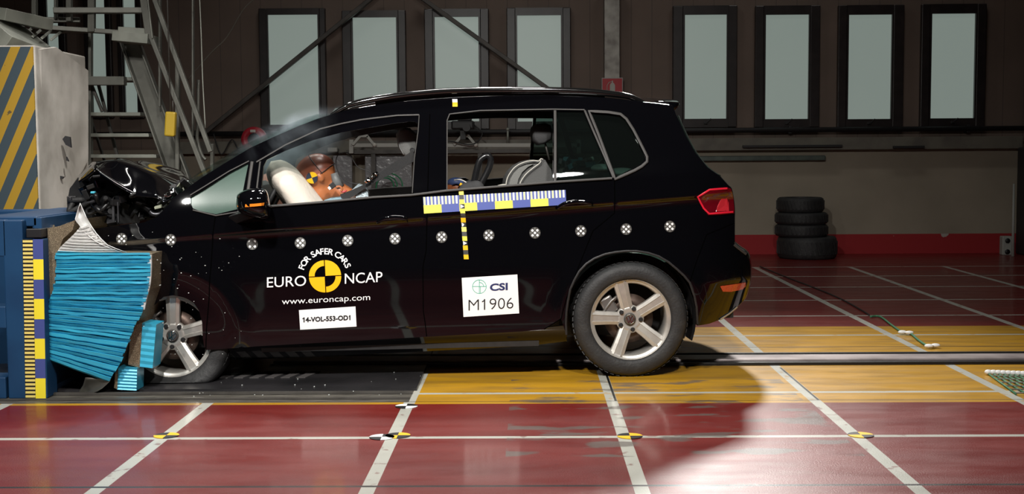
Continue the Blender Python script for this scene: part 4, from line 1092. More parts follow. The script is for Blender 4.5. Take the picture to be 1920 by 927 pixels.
def figure(name,lab,hx,hy,w_,hr,tilt,torso,cat='dummy',voxel=.011):
    """Seated test dummy: head with face, neck, shoulders, arms, torso, legs grown into one surface."""
    hc=wat(hx,hy,w_); X=CU; Yv=CV; Zv=Vector((0,0,1))
    Rt=Matrix((X,Yv,Zv)).transposed()@roty(tilt)     # head frame: x back of head, -x face
    mb=MB(); k=hr/.11
    mb.ball(hc,(.108*k,.082*k,.098*k),Rt,32,22)                                        # skull
    mb.ball(hc+Rt@Vector((-.045*k,0,-.085*k)),(.062*k,.062*k,.075*k),Rt,24,16)         # jaw
    mb.ball(hc+Rt@Vector((-.112*k,0,-.045*k)),(.020*k,.014*k,.026*k),Rt,16,12)         # nose
    mb.ball(hc+Rt@Vector((-.098*k,0,-.098*k)),(.014*k,.028*k,.010*k),Rt,16,10)         # mouth
    for sd in (-1,1): mb.ball(hc+Rt@Vector((.012*k,sd*.083*k,-.035*k)),(.020*k,.010*k,.032*k),Rt,14,10)
    for sd in (-1,1): mb.ball(hc+Rt@Vector((-.098*k,sd*.030*k,-.018*k)),(.012*k,.016*k,.010*k),Rt,14,10)
    nb=hc+Rt@Vector((.035*k,0,-.12*k)); sh=torso[0]; hip=torso[1]
    j=skinned('tmp',[[(hip,.15),(hip.lerp(sh,.5),.135),(sh,(.13,.11)),(nb.lerp(sh,.45),.06),(nb,.052),(hc+Rt@Vector((.01*k,0,-.05*k)),.05)],
        [2,(sh+CV*.17,.06),(sh+CV*.20+Vector((0,0,-.25))-CU*.05,.042),(sh+CV*.17+Vector((0,0,-.30))-CU*.28,.032),(sh+CV*.15+Vector((0,0,-.30))-CU*.36,.034)],
        [2,(sh-CV*.17,.06),(sh-CV*.20+Vector((0,0,-.25))-CU*.05,.042),(sh-CV*.17+Vector((0,0,-.30))-CU*.28,.032),(sh-CV*.15+Vector((0,0,-.30))-CU*.36,.034)],
        [0,(hip+CV*.10-CU*.40+Vector((0,0,.08)),.07),(hip+CV*.10-CU*.62+Vector((0,0,-.15)),.045)],
        [0,(hip-CV*.10-CU*.40+Vector((0,0,.08)),.07),(hip-CV*.10-CU*.62+Vector((0,0,-.15)),.045)]],m_skin,sub=2)
    v,f=baked(j); mb.add(v,f,0,True)
    for sd in (-1,1):   # fingers
        hb=sh+CV*sd*.15+Vector((0,0,-.30))-CU*.38
        for q,ln in zip((-.024,-.008,.008,.024),(.062,.072,.068,.052)):
            a=hb+CV*q; mb.tube([a,a-CU*ln*.6+Vector((0,0,-.008)),a-CU*ln+Vector((0,0,-.028))],[.009,.0085,.007],8)
        a=hb+CU*.02-CV*sd*.03; mb.tube([a,a-CV*sd*.02-CU*.03,a-CV*sd*.02-CU*.055+Vector((0,0,-.01))],[.010,.009,.008],8)
    o=mb.build(name,m_skin,fix=False); md=o.modifiers.new('join','REMESH'); md.mode='VOXEL'; md.voxel_size=voxel; md.use_smooth_shade=True
    sm=o.modifiers.new('sm','SMOOTH'); sm.factor=.6; sm.iterations=5
    tag(o,lab,cat)
    return o,hc,Rt,k
hip=wat(770,490,.5); sh=wat(676,390,.5)
d1,hc,Rt,k=figure('crash_test_dummy','orange crash test dummy in pale blue shirt, head pressed into the white airbag',592,326,.5,.118,math.radians(-38),(sh,hip))
# brown skull cap over the head with its dark joints
mb=MB(); rows=[]
for i in range(15):
    ph=-.20+(PI/2+.20)*i/14; rows.append([hc+Rt@Vector((.1135*k*math.cos(ph)*math.cos(t),.088*k*math.cos(ph)*math.sin(t),.1035*k*math.sin(ph))) for t in [2*PI*j/40 for j in range(40)]])
mb.grid(rows,0,True,True); cp=mb.build('skull_cap',m_cap,d1)
mb=MB()
mb.tube([hc+Rt@Vector((.1145*k*math.sin(.30)+0*1,.089*k*math.cos(t)*math.cos(.30),.1045*k*math.sin(t)*math.cos(.30))) for t in [-.25+(PI+.5)*i/30 for i in range(31)]],.0022,6,cap=True)
mb.tube([hc+Rt@Vector((.1145*k*math.cos(-.19)*math.cos(t),.089*k*math.cos(-.19)*math.sin(t),.1045*k*math.sin(-.19))) for t in [2*PI*i/40 for i in range(40)]],.002,6,closed=True)
mb.build('cap_joint',m_trimblk,cp)
mb=MB(); mb.lathe([(0,-.002),(.007,-.002),(.007,.001)],12,(0,0,0)); 
cc=wat(608.5,301,.41); mb.v=[v+cc for v in mb.v]; 
# round target on the temple
tc=wat(585,333.5,.40); 
for it in range(30):      # slide outward until it lies on the head
    q=(Rt.transposed()@(tc-hc)); val=(q.x/(.1135*k))**2+(q.y/(.088*k))**2+(q.z/(.1035*k))**2
    dirv=(tc-Vector((0,0,CAM_H))).normalized(); tc=tc-dirv*(.002 if val<1.04 else -.002)
q=Rt.transposed()@(tc-hc); nn=(Rt@Vector((q.x/(.1135*k)**2,q.y/(.088*k)**2,q.z/(.1035*k)**2))).normalized()
ax1=nn.cross(Vector((0,0,1))).normalized(); ax2=nn.cross(ax1)
mb=MB(); ta=.33
for qd in range(4):
    pts=[tc]+[tc+(ax1*math.cos(t)+ax2*math.sin(t))*.0325-nn*.004*0 for t in [ta+PI/2*qd+PI/2*i/8 for i in range(9)]]
    mb.prism([p+nn*.004 for p in pts],[p-nn*.006 for p in pts],qd%2)
mb.build('target_sticker',[m_orangeyel,mat('target_navy',(.02,.03,.06),.5)],d1)
# shirt, shoulder bracket
mb=MB(); rows=[]
path=[(604,378,.5,.17,.07),(625,372,.5,.20,.085),(650,371,.5,.215,.10),(672,380,.5,.22,.13),(690,402,.5,.20,.16),(720,440,.5,.17,.16)]
for x,y,w_,ry,rz in path:
    c=wat(x,y+rz*300*.55,w_); rows.append([c+CV*ry*math.cos(t)+(Vector((0,0,1))*.9+CU*.35)*rz*.75*math.sin(t)*(1+.05*noise.noise(Vector((x*.1,t*3,0)))) for t in [2*PI*i/32 for i in range(32)]])
rows=[[sum((r[j] for r in rows),Vector())*0+Vector(p) for j,p in enumerate(r)] for r in rows]
mb.grid(rows,0,True,True); shb=mb.build('shirt',m_shirt,d1); shb.modifiers.new('s','SUBSURF').render_levels=1
mb=MB(); mb.box(wat(623,348.5,.36),(.03,.03,.03),Rt,bev=.003,mi=0); mb.box(wat(618,353,.35),(.014,.02,.018),Rt,bev=.002,mi=1); 
mb.tube(spline([wat(x,y,.36) for x,y in ((629,352),(636,350),(641,354),(640,359))],5),.007,8,mi=2)
mb.tube(spline([wat(x,y,.36) for x,y in ((639,359),(645,360),(650,357))],5),.005,8,mi=3)
mb.build('neck_bracket',[m_trimblk,m_white,m_skin,mat('red_cap',(.5,.05,.06),.4)],d1)
mb=MB(); mb.tube([wat(626,325,.46),wat(630,338,.46),wat(637,350,.47)],[.02,.024,.028],12); mb.build('neck_shield',mat('neck_grey',(.16,.17,.17),.5),d1)
mb=MB(); pts=[wat(x,y,.36) for x,y in ((660,356),(672,345),(684,350),(690,362),(691,372),(670,375))]; mb.prism(pts,[p+CV*.12 for p in pts]); mb.build('shirt_collar',mat('silver_cloth',(.45,.55,.6),.4,metal=.3,bump=(20,.8)),d1)
mb=MB(); mb.tube(spline([wat(x,y,.42) for x,y in ((676,346),(652,341),(637,328),(630,308),(633,292),(645,286),(656,290),(663,302),(672,314),(690,321),(700,330))],6),.0026,6); mb.build('sensor_cable',m_trimblk,d1)
# passenger's dummy
hip=wat(760,480,1.3); sh=wat(600,392,1.3)
d2,hc2,R2,k2=figure('crash_test_dummy','pinkish second test dummy mostly hidden behind the airbag and door mirror',505,356,1.22,.115,math.radians(-30),(sh,hip))
d2.data.materials[0]=mat('dummy_pink',(.42,.19,.14),.5,vary=(8,(.35,.15,.11),.4,.7))
# child dummy in the rear seat
m_ch=mat('child_tan',(.50,.22,.09),.5)
hip=wat(862,440,.45); sh=wat(856,385,.45)
d3,hc3,R3,k3=figure('child_dummy','small tan child dummy head just above the rear door ledge behind the pillar',854,352,.42,.052,math.radians(-10),(wat(857,385,.45),wat(880,450,.45)),voxel=.010)
mb=MB(); mb.ball(hc3+Vector((0,0,.028)),(.047,.040,.030)); mb.build('blue_cap',mat('cap_blue',(.06,.10,.25),.5),d3)
mb=MB(); mb.tube(spline([wat(x,y,.36) for x,y in ((862,345),(867,349),(871,356),(873,362))],4),.010,8); mb.build('amber_strap',m_orangeyel,d3)
# ================================================================ CHILD SEATS
m_cs=mat('child_seat_grey',(.10,.10,.098),.7,bump=(250,.3)); m_csl=mat('child_seat_light',(.20,.20,.19),.7,bump=(250,.3)); m_plast=mat('black_shell',(.012,.012,.013),.25,coat=.4)
def tprism(mb,px,w0,w1,mi=0):
    a=[wat(x,y,w0) for x,y in px]; b=[wat(x,y,w0)+CV*(w1-w0) for x,y in px]; mb.prism(a,b,mi)
mb=MB(); 
# shell of the forward child seat
cs=[(948,352),(951,335),(958,322),(968,312),(982,305),(1000,301),(1012,303),(1022,300),(1034,318),(1038,345),(1040,420),(960,430)]
rows=[]
for w_,f in ((.30,.97),(.33,1.0),(.45,1.02),(.60,1.02),(.72,1.0),(.75,.96)):
    cx,cy=1000,380; rows.append([wat(cx+(x-cx)*f,cy+(y-cy)*f,.33)+CV*(w_-.33) for x,y in cs])
mb.grid(rows,0,True,True); n=len(cs)
for k_,rv in ((0,1),(5,0)): mb.f.append([k_*n+i for i in range(n)]); mb.m.append(0); mb.sm.append(False)
cseat=mb.build('childseat',m_cs); tag(cseat,'grey child seat with white piping on the rear bench','child seat')
mb=MB(); tprism(mb,[(954,350),(957,336),(963,325),(973,315),(987,309),(1000,308),(990,313),(979,323),(972,336),(968,352)],.285,.30); mb.build('side_cushion',m_csl,cseat)
mb=MB()
mb.tube(spline([wat(x,y,.28) for x,y in ((948,352),(951,335),(959,321),(969,311),(984,304),(1000,301),(1010,302),(1014,298),(1018,299))],5),.0032,6)
mb.tube(spline([wat(x,y,.28) for x,y in ((973,350),(978,338),(987,326),(1000,315),(1012,306),(1014,301))],5),.0032,6)
mb.tube(spline([wat(x,y,.28) for x,y in ((934,349),(945,347),(950,349))],4),.006,6)
mb.build('piping',m_pipe,cseat)
# infant carrier with its carry handle
mb=MB(); mb.tube(spline([wat(x,y,.36) for x,y in ((884,362),(888,345),(893,322),(899,303),(908,294),(916,293),(920,300),(918,312),(911,328),(902,345),(895,362)) ],6),[.018]*61,12)
ic=mb.build('infant_carrier',m_plast); tag(ic,'black infant carrier with raised looped handle showing in the rear door window','child seat')
mb=MB(); rows=[]
cx,cy=900,372
for w_,f in ((.30,.9),(.36,1.0),(.50,1.02),(.64,1.0),(.68,.88)):
    rows.append([wat(cx+44*f*math.cos(t),cy+20*f*math.sin(t),.36)+CV*(w_-.36) for t in [2*PI*i/28 for i in range(28)]])
mb.grid(rows,0,True,True); 
for k_ in (0,4): mb.f.append([k_*28+i for i in range(28)]); mb.m.append(0); mb.sm.append(False)
mb.build('carrier_shell',m_plast,ic)
mb=MB(); mb.tube(spline([wat(x,y,.34) for x,y in ((851,338),(862,337),(872,341),(881,349),(886,358))],5),.004,6); mb.build('hood_edge',m_pipe,ic)
# ================================================================ DEFORMABLE BARRIER
m_bblue=mat('barrier_blue_paint',(.010,.050,.125),.5,vary=(5,(.008,.038,.10),.4,.7),spec=.3); m_hc=mat('cladding_blue',(.04,.40,.60),.34,metal=.1,vary=(9,(.035,.33,.52),.4,.7))
m_foil=mat('aluminium_foil',(.78,.78,.77),.42,metal=.55,bump=(8,.25)); m_comb=bpy.data.materials.new('honeycomb'); m_comb.use_nodes=True
nt=m_comb.node_tree; b_=nt.nodes['Principled BSDF']; b_.inputs['Metallic'].default_value=.6; b_.inputs['Roughness'].default_value=.45
tcn=nt.nodes.new('ShaderNodeTexCoord'); mp=nt.nodes.new('ShaderNodeMapping'); mp.inputs['Scale'].default_value=(38,22,50); vo=nt.nodes.new('ShaderNodeTexVoronoi'); vo.feature='DISTANCE_TO_EDGE'
rp=nt.nodes.new('ShaderNodeMapRange'); rp.inputs[1].default_value=.02; rp.inputs[2].default_value=.14; mxn=nt.nodes.new('ShaderNodeMix'); mxn.data_type='RGBA'
mxn.inputs[6].default_value=(.55,.45,.30,1); mxn.inputs[7].default_value=(.09,.065,.045,1)
nt.links.new(tcn.outputs['Object'],mp.inputs[0]); nt.links.new(mp.outputs[0],vo.inputs['Vector']); nt.links.new(vo.outputs['Distance'],rp.inputs[0]); nt.links.new(rp.outputs[0],mxn.inputs[0]); nt.links.new(mxn.outputs[2],b_.inputs['Base Color'])
YB=6.27
# frame: posts and cross members at the near face
a=P(85,748,YB); xR=a.x; ztop=P(20,413,YB).z
zt=P(80,409,YB).z
def fbox(x0,x1,y0,y1,Ya,Yb_,bev=.006):
    mb=MB(); p=P(x0,(y0+y1)/2,Ya); q=P(x1,(y0+y1)/2,Ya); zt=P((x0+x1)/2,y0,Ya).z; zb=max(.0,P((x0+x1)/2,y1,Ya).z)
    mb.box(((p.x+q.x)/2,(Ya+Yb_)/2,(zt+zb)/2),(q.x-p.x,Yb_-Ya,zt-zb),bev=bev); return mb
fr=fbox(10,47,413,752,YB,YB+.14).build('barrier_frame',m_bblue); tag(fr,'heavy blue steel barrier frame standing on the floor beside the hazard striped block','barrier frame')
fbox(46,84,449,752,YB,YB+.14).build('front_post',m_bblue,fr)
for q in ((-130,11,413,482),(-130,11,575,617),(-130,11,708,752)): fbox(*q,YB,YB+.14).build('cross_member',m_bblue,fr)
mb=MB(); mb.box((xR-.55,YB+1.05,zt*.5),(.9,.10,zt),bev=.01); mb.build('rear_plate',m_bblue,fr)
mb=MB(); x0,x1=xR-.05,xR-.008
mb.box(((x0+x1)/2,YB+.60,zt/2+.02),(x1-x0,1.1,zt-.04),bev=.004); mb.box((xR-.18,YB+.60,zt-.02),(.30,1.1,.05),bev=.006); mb.build('mounting_plate',m_bblue,fr)
for yy in (.18,.42,.66,.9):
    mb=MB(); mb.lathe([(0,.012),(.018,.012),(.018,0)],6,(x1,YB+yy,zt-.06),'x',sharp=True); mb.build('bolt',m_chrome,fr)
mb=MB(); p=P(62,438,YB-.004); mb.box((p.x,YB+.06,p.z),(.075,.12,.045),bev=.004); mb.build('tube_opening',m_black,fr)
# ladder scale
mb=MB(); ys=[449,486.6,524.6,561,599,635.5,673.5,710,747.5]; Yf=YB-.003
def sp(x,y,o=0): return P(x,y,Yf-o)
fx=lambda base,y: base+(y-449)/300*5.5
for i in range(8):
    y0,y1=ys[i],ys[i+1]; q=[sp(fx(61.5,y0),y0),sp(fx(80.5,y0),y0),sp(fx(80.5,y1),y1),sp(fx(61.5,y1),y1)]
    mb.prism(q,[v+Vector((0,.002,0)) for v in q],1 if i%2==0 else 0)
    q=[sp(fx(42,y0),y0),sp(fx(61.5,y0),y0),sp(fx(61.5,y1),y1),sp(fx(42,y1),y1)]
    mb.prism(q,[v+Vector((0,.002,0)) for v in q],2)
    for k_ in range(5):
        a0=y0+(y1-y0)*(k_+.25)/5; a1=y0+(y1-y0)*(k_+.8)/5; q=[sp(fx(42.5,a0),a0,.002),sp(fx(61,a0),a0,.002),sp(fx(61,a1),a1,.002),sp(fx(42.5,a1),a1,.002)]
        mb.prism(q,[v+Vector((0,.002,0)) for v in q],3)
mb.build('scale_strip',[mat('scale_yellow',(.80,.66,.03),.5),mat('scale_blue',(.05,.07,.25),.5),m_black,mat('tick_yellow',(.72,.58,.16),.5)],fr)
# crushed honeycomb block
Yh=6.33
def edge(pl,t):
    x=t*(len(pl)-1); i=min(int(x),len(pl)-2); k_=x-i; return pl[i][0]+(pl[i+1][0]-pl[i][0])*k_,pl[i][1]+(pl[i+1][1]-pl[i][1])*k_
LE=[(105,475),(104,503),(103,527),(97,552),(90,572),(87,596),(86,622),(84,648),(83,673)]
RE=[(281,475),(281,500),(280,527),(277,553),(266,584),(254,612),(241,643),(226,680),(206,717)]
random.seed(21); mb=MB(); NS=34; edges_=[0]
for i in range(NS): edges_.append(edges_[-1]+random.uniform(.6,1.5))
edges_=[e/edges_[-1] for e in edges_]
for i in range(NS):
    t0,t1=edges_[i],edges_[i+1]; rows=[]; NX=20; j0=random.uniform(-2,2); j1=random.uniform(-2,2); tw=random.uniform(-.004,.004)
    for s_,dy,tt in ((0,.018,t0),(1,-.004,t0+(t1-t0)*.22),(2,.0+tw,t0+(t1-t0)*.75),(3,.020,t1)):
        row=[]; l_=edge(LE,tt); r_=edge(RE,tt)
        for j in range(NX+1):
            u=j/NX; uu=-.008*(u==0)+u; x=l_[0]+j0+(r_[0]+j1-l_[0]-j0)*u; y=l_[1]+(r_[1]-l_[1])*u
            y+=1.6*noise.noise(Vector((u*5,i*.9,0)))*(1 if 0<i<NS-1 else .3)
            row.append(P(x,y,Yh+dy+.005*noise.noise(Vector((u*5,i*2.1,s_*.3)))+.03*math.sin(u*PI)*-.5))
        rows.append(row)
    mb.grid(rows,0,False)
front=mb
o_=front.build('deformable_barrier',m_hc,fix=False); md=o_.modifiers.new('t','SOLIDIFY'); md.thickness=.0015
tag(o_,'crumpled bright blue honeycomb barrier block squeezed between blue frame and car','barrier')
# body of the block behind the skin, honeycomb showing where the skin has torn
mb=MB()
def dprism(px,Ya,Yb_,mi=0): A_=[P(x,y,Ya) for x,y in px]; B_=[v+Vector((0,Yb_-Ya,0)) for v in A_]; mb.prism(A_,B_,mi)
dprism([(107,478),(278,478),(276,545),(256,600),(222,680),(204,712),(88,668),(92,580),(104,540)],Yh+.035,Yh+.95)
mb.build('core',m_comb,o_)
mb=MB(); dprism([(89,428),(112,424),(141,413),(136,432),(118,448),(110,470),(106,500),(101,560),(92,570),(90,500)],Yh+.02,Yh+.9); mb.build('torn_core',m_comb,o_)
# foil cladding peeled upwards and a curl at the foot
mb=MB(); NXf=26; rows=[]
for i in range(15):
    v=i/14; l_=edge([(150,381),(146,392),(143,402),(140,413),(148,422),(156,434),(170,447),(190,460),(222,472)],v); r_=edge([(150.5,381),(154,389),(158,397),(161,405),(166,414),(173,426),(185,443),(205,462),(238,473)],v)
    rows.append([P(l_[0]+(r_[0]-l_[0])*j/NXf,l_[1]+(r_[1]-l_[1])*j/NXf,Yh-.005+.045*math.sin(j/NXf*PI)+.03*(1-v)+.008*math.sin(v*14)*(v>.3)) for j in range(NXf+1)])
mb.grid(rows,0,True); q=mb.build('peeled_foil',m_foil,o_,fix=False); q.modifiers.new('t','SOLIDIFY').thickness=.002
mb=MB(); rows=[]
for i in range(13):
    v=i/12; a_=edge([(160,708),(156,722),(147,737),(144,743),(152,747)],v); b__=edge([(208,712),(206,716),(200,722),(192,729),(182,735)],v)
    rows.append([P(a_[0]+(b__[0]-a_[0])*j/10,a_[1]+(b__[1]-a_[1])*j/10,Yh+.01+.10*math.sin(v*PI*.6)*(1-j/10)) for j in range(11)])
mb.grid(rows,0,True); q=mb.build('curled_foil',mat('foil_dull',(.22,.22,.20),.35,metal=.8),o_,fix=False); q.modifiers.new('t','SOLIDIFY').thickness=.003
mb=MB(); pts=[P(x,y,Yh+.01) for x,y in ((281,478),(281,505),(279,532),(273,556),(268,580))]; band(mb,[Vector(p) for p in spline(pts,4)],.012,up=Vector((0,1,0)),th=.02); mb.build('edge_strip',m_foil,o_)
random.seed(4); mb=MB()
L2=[(150,426),(142,436),(132,446),(121,456),(113,464),(106,474)]; R2_=[(164,420),(172,432),(184,446),(199,458),(214,467),(232,475)]
for i in range(9):
    t0,t1=i/9,(i+1)/9; rows=[]
    for dy,tt in ((.014,t0),(-.006,t0+.4*(t1-t0)),(.016,t1)):
        l_=edge(L2,tt); r_=edge(R2_,tt); rows.append([P(l_[0]+(r_[0]-l_[0])*j/14,l_[1]+(r_[1]-l_[1])*j/14+1.5*math.sin(j/14*PI),Yh+.01+dy+.006*noise.noise(Vector((j*.5,i*2.,0)))) for j in range(15)])
    mb.grid(rows,0,False)
q=mb.build('pleated_foil',m_foil,o_,fix=False); q.modifiers.new('t','SOLIDIFY').thickness=.0015
# two small bumper blocks
def blk(px,comb,lab,Y0,dep):
    mb=MB(); (x0,y0),(x1,y1),(x2,y2),(x3,y3)=px; n=14
    for i in range(n):
        t0,t1=i/n,(i+1)/n; lp=lambda a,b,t:(a[0]+(b[0]-a[0])*t,a[1]+(b[1]-a[1])*t)
        a=lp(px[0],px[3],t0);b=lp(px[1],px[2],t0);c_=lp(px[1],px[2],t1);d_=lp(px[0],px[3],t1)
        oo=.004*(i%2); A_=[P(*a,Y0+oo),P(*b,Y0+oo),P(*c_,Y0+.004-oo),P(*d_,Y0+.004-oo)]; mb.add(A_,[(0,1,2,3)],0)
    mb.f=[f_ for f_ in mb.f]; A_=[P(x,y,Y0+.008) for x,y in px]; mb.prism(A_,[v+Vector((0,dep,0)) for v in A_],0)
    o=mb.build('honeycomb_block',m_hc,fix=False); tag(o,lab,'honeycomb block')
    mb=MB(); A_=[P(x,y,Y0+.012) for x,y in comb]; mb.prism(A_,[v+Vector((0,dep,0)) for v in A_]); mb.build('core',m_comb,o); return o
blk([(267,606),(293,609),(286,691),(262,688)],[(246,612),(268,606),(262,690),(240,684)],'small blue honeycomb block wedged against the front wheel rim',6.40,.14)
blk([(222,689),(257,691),(256,733),(220,731)],[(216,700),(223,690),(221,731),(214,728)],'smaller blue honeycomb block below the wedged one, near the floor plate',6.38,.12)
# ================================================================ HAZARD BLOCK, GANTRY AND STAIRS AT THE LEFT
m_haz=bpy.data.materials.new('hazard_stripes'); m_haz.use_nodes=True; nt=m_haz.node_tree; N=nt.nodes; b_=N['Principled BSDF']; b_.inputs['Roughness'].default_value=.7
tcn=N.new('ShaderNodeTexCoord'); sx=N.new('ShaderNodeSeparateXYZ'); nt.links.new(tcn.outputs['Object'],sx.inputs[0])
def mm(op,a,c=None):
    n=N.new('ShaderNodeMath'); n.operation=op
    for i,q in enumerate((a,c)):
        if q is None: continue
        if isinstance(q,(int,float)): n.inputs[i].default_value=q
        else: nt.links.new(q,n.inputs[i])
    return n.outputs[0]
u_=mm('SUBTRACT',sx.outputs[0],mm('MULTIPLY',sx.outputs[2],.46)); fr_=mm('FRACT',mm('DIVIDE',mm('ADD',u_,20.05),.128)); st_m=mm('GREATER_THAN',fr_,.52)
nz=N.new('ShaderNodeTexNoise'); nz.inputs['Scale'].default_value=9; nz.inputs['Detail'].default_value=8; nt.links.new(tcn.outputs['Object'],nz.inputs['Vector'])
mx=N.new('ShaderNodeMix'); mx.data_type='RGBA'; mx.inputs[6].default_value=(.03,.05,.065,1); mx.inputs[7].default_value=(.34,.20,.01,1); nt.links.new(st_m,mx.inputs[0])
mx2=N.new('ShaderNodeMix'); mx2.data_type='RGBA'; nt.links.new(mm('MULTIPLY',mm('GREATER_THAN',nz.outputs['Fac'],.66),.8),mx2.inputs[0]); nt.links.new(mx.outputs[2],mx2.inputs[6]); mx2.inputs[7].default_value=(.03,.03,.025,1); nt.links.new(mx2.outputs[2],b_.inputs['Base Color'])
m_conc=mat('pale_concrete',(.48,.45,.41),.75,vary=(3,(.27,.25,.22),.35,.65))
xe=P(71,250,7.9).x; zt=P(30,85,7.9).z
mb=MB(); mb.box((xe-1.2,7.9+.45,zt/2),(2.4,.9,zt),bev=.01); cb=mb.build('concrete_block',m_conc); tag(cb,'big pale concrete block with yellow and dark hazard stripes behind the barrier frame','concrete block')
mb=MB(); mb.box((xe-1.2,7.895,zt/2),(2.38,.014,zt-.02)); mb.build('striped_face',m_haz,cb)
# pale sheet facing along the block side
mb=MB(); pl=[(71,92),(100,88),(130,110),(160,132),(160,300),(150,320),(128,350),(121,400),(121,470),(73,470)]
pts=[Vector((xe+.004+(x-71)/90*.30, 7.95+(x-71)/90*.75, 0)) for x,y in pl]
pp=[]
for (x,y),g_ in zip(pl,pts): q=P(x,y,g_.y); pp.append(q)
mb.prism(pp,[v+Vector((.01,.03,0)) for v in pp]); o=mb.build('deflector_sheet',m_conc); tag(o,'pale grey sheet with dark torn holes standing beside the striped block','sheet')
for pl in ([(117,261),(122,255),(131,257),(133,277),(123,272)],[(104,332),(112,330),(120,332),(116,336)],[(124,294),(127,300),(128,303),(124,301)],[(97,338),(101,336),(103,340),(98,342)]):
    mb=MB(); Yq=8.28; A_=[P(x,y,Yq-.03) for x,y in pl]; mb.prism(A_,[v+Vector((0,.02,0)) for v in A_]); mb.build('torn_hole',m_black,o)
m_galv=mat('galvanised_steel',(.16,.16,.14),.5,metal=.4,vary=(6,(.11,.11,.095),.4,.65)); m_galvl=mat('pale_steel',(.30,.31,.27),.5,metal=.3,vary=(6,(.22,.23,.2),.4,.65))
def pbeam(mb,p,q,Ya,Yb_,wpx,dep=.05,mi=0):
    a=P(*p,Ya); b=P(*q,Yb_); wd=wpx*((Ya+Yb_)/2)/F_PX; mb.beam(a,b,dep,wd,up=Vector((0,1,0)) if False else Vector((0,0,1)) if abs((b-a).normalized().z)<.9 else Vector((0,1,0)),mi=mi,bev=.003)
def fbeam(mb,p,q,Ya,Yb_,wpx,dep=.05,mi=0):
    # flat facing the hall: width seen from the front = wpx
    a=P(*p,Ya); b=P(*q,Yb_); wd=wpx*((Ya+Yb_)/2)/F_PX; d=(b-a).normalized(); n_=Vector((0,1,0)); n_=(n_-d*n_.dot(d)).normalized(); x=d.cross(n_)
    R=Matrix((x,d,n_)).transposed(); mb.box((a+b)/2,(wd,(b-a).length,dep),R,mi,bev=.003)
# gantry platform on the block
gp=empty('steel_gantry',(P(120,60,9.3).x,9.3,0)); tag(gp,'steel platform gantry of beams and grating above the striped concrete block','gantry')
mwi=gp.location
def gpart(name,fn,m):
    mb=MB(); fn(mb); mb.v=[v-Vector(mwi) for v in mb.v]; return mb.build(name,m,gp)
gpart('deck_edge',lambda mb:(fbeam(mb,(-20,22),(70,42),8.6,9.0,22,.3),fbeam(mb,(-20,52),(75,88),8.4,9.0,26,.35)),m_galvl)
for p,q,wp in (((-20,37),(150,38),9),((-20,60),(165,58),7),((100,20),(270,20),10),((60,50),(240,62),8)): gpart('deck_beam',lambda mb,p=p,q=q,wp=wp:fbeam(mb,p,q,9.2,9.4,wp,.08),m_galv)
for x,y0,y1,wp in ((65,-20,35,8),(130,-20,40,9),(172,-20,60,12),(105,-20,36,4)): gpart('rail_post',lambda mb,x=x,y0=y0,y1=y1,wp=wp:fbeam(mb,(x,y0),(x,y1),9.3,9.3,wp,.05),m_galv)
gpart('support_column',lambda mb:fbeam(mb,(170,60),(170,330),9.6,9.6,5,.06),m_galv)
gpart('lower_beam',lambda mb:fbeam(mb,(150,152),(235,152),9.5,9.5,16,.08),m_galv)
gpart('crossed_brace',lambda mb:(fbeam(mb,(168,150),(192,210),9.6,9.6,5,.03),fbeam(mb,(185,160),(230,330),9.8,9.8,5,.03),fbeam(mb,(150,160),(205,330),9.9,9.9,4,.03)),m_steel)
gpart('grating_slat',lambda mb:[fbeam(mb,(10+i*17,60+i*3),(30+i*17,44+i*3),8.8,9.3,2.5,.02) for i in range(6)],m_galvl)
# stairs
stt=empty('steel_staircase',(P(300,200,9.8).x,9.8,0)); tag(stt,'steep steel staircase with pale treads rising behind the crushed bonnet','staircase')
mwi=stt.location
def spart(name,fn,m):
    mb=MB(); fn(mb); mb.v=[v-Vector(mwi) for v in mb.v]; return mb.build(name,m,stt)
spart('stringer',lambda mb:fbeam(mb,(240,70),(346,360),9.6,9.6,36,.03),m_galv)
spart('stringer_flange',lambda mb:(fbeam(mb,(226,75),(328,362),9.55,9.55,3,.08),fbeam(mb,(256,66),(362,352),9.55,9.55,3,.08)),m_galv)
for y,x0,x1 in ((150,160,262),(215,158,272),(254,172,288),(293,176,302),(328,220,318)): spart('tread',lambda mb,y=y,x0=x0,x1=x1:(fbeam(mb,(x0,y),(x1,y),9.7,9.7,6.5,.25)),m_galvl)
for p,q,wp in (((285,-15),(395,285),8),((284,70),(386,330),8),((268,-15),(281,72),13)): spart('handrail',lambda mb,p=p,q=q,wp=wp:fbeam(mb,p,q,9.3,9.3,wp,.04),m_galv)
spart('rail_edge_highlight',lambda mb:fbeam(mb,(276,-15),(286,72),9.27,9.27,2,.02),m_galvl)  # highlight on the handrail edge, put in as a thin pale strip
for x,y0,y1,wp in ((333,110,325,7),(398,270,335,6),(362,-15,255,3),(300,-15,200,4)): spart('stair_post',lambda mb,x=x,y0=y0,y1=y1,wp=wp:fbeam(mb,(x,y0),(x,y1),9.5,9.5,wp,.04),m_galv)
spart('landing_bracket',lambda mb:(fbeam(mb,(222,70),(288,76),9.4,9.4,18,.3),fbeam(mb,(225,56),(282,60),9.35,9.35,10,.1)),m_galvl)
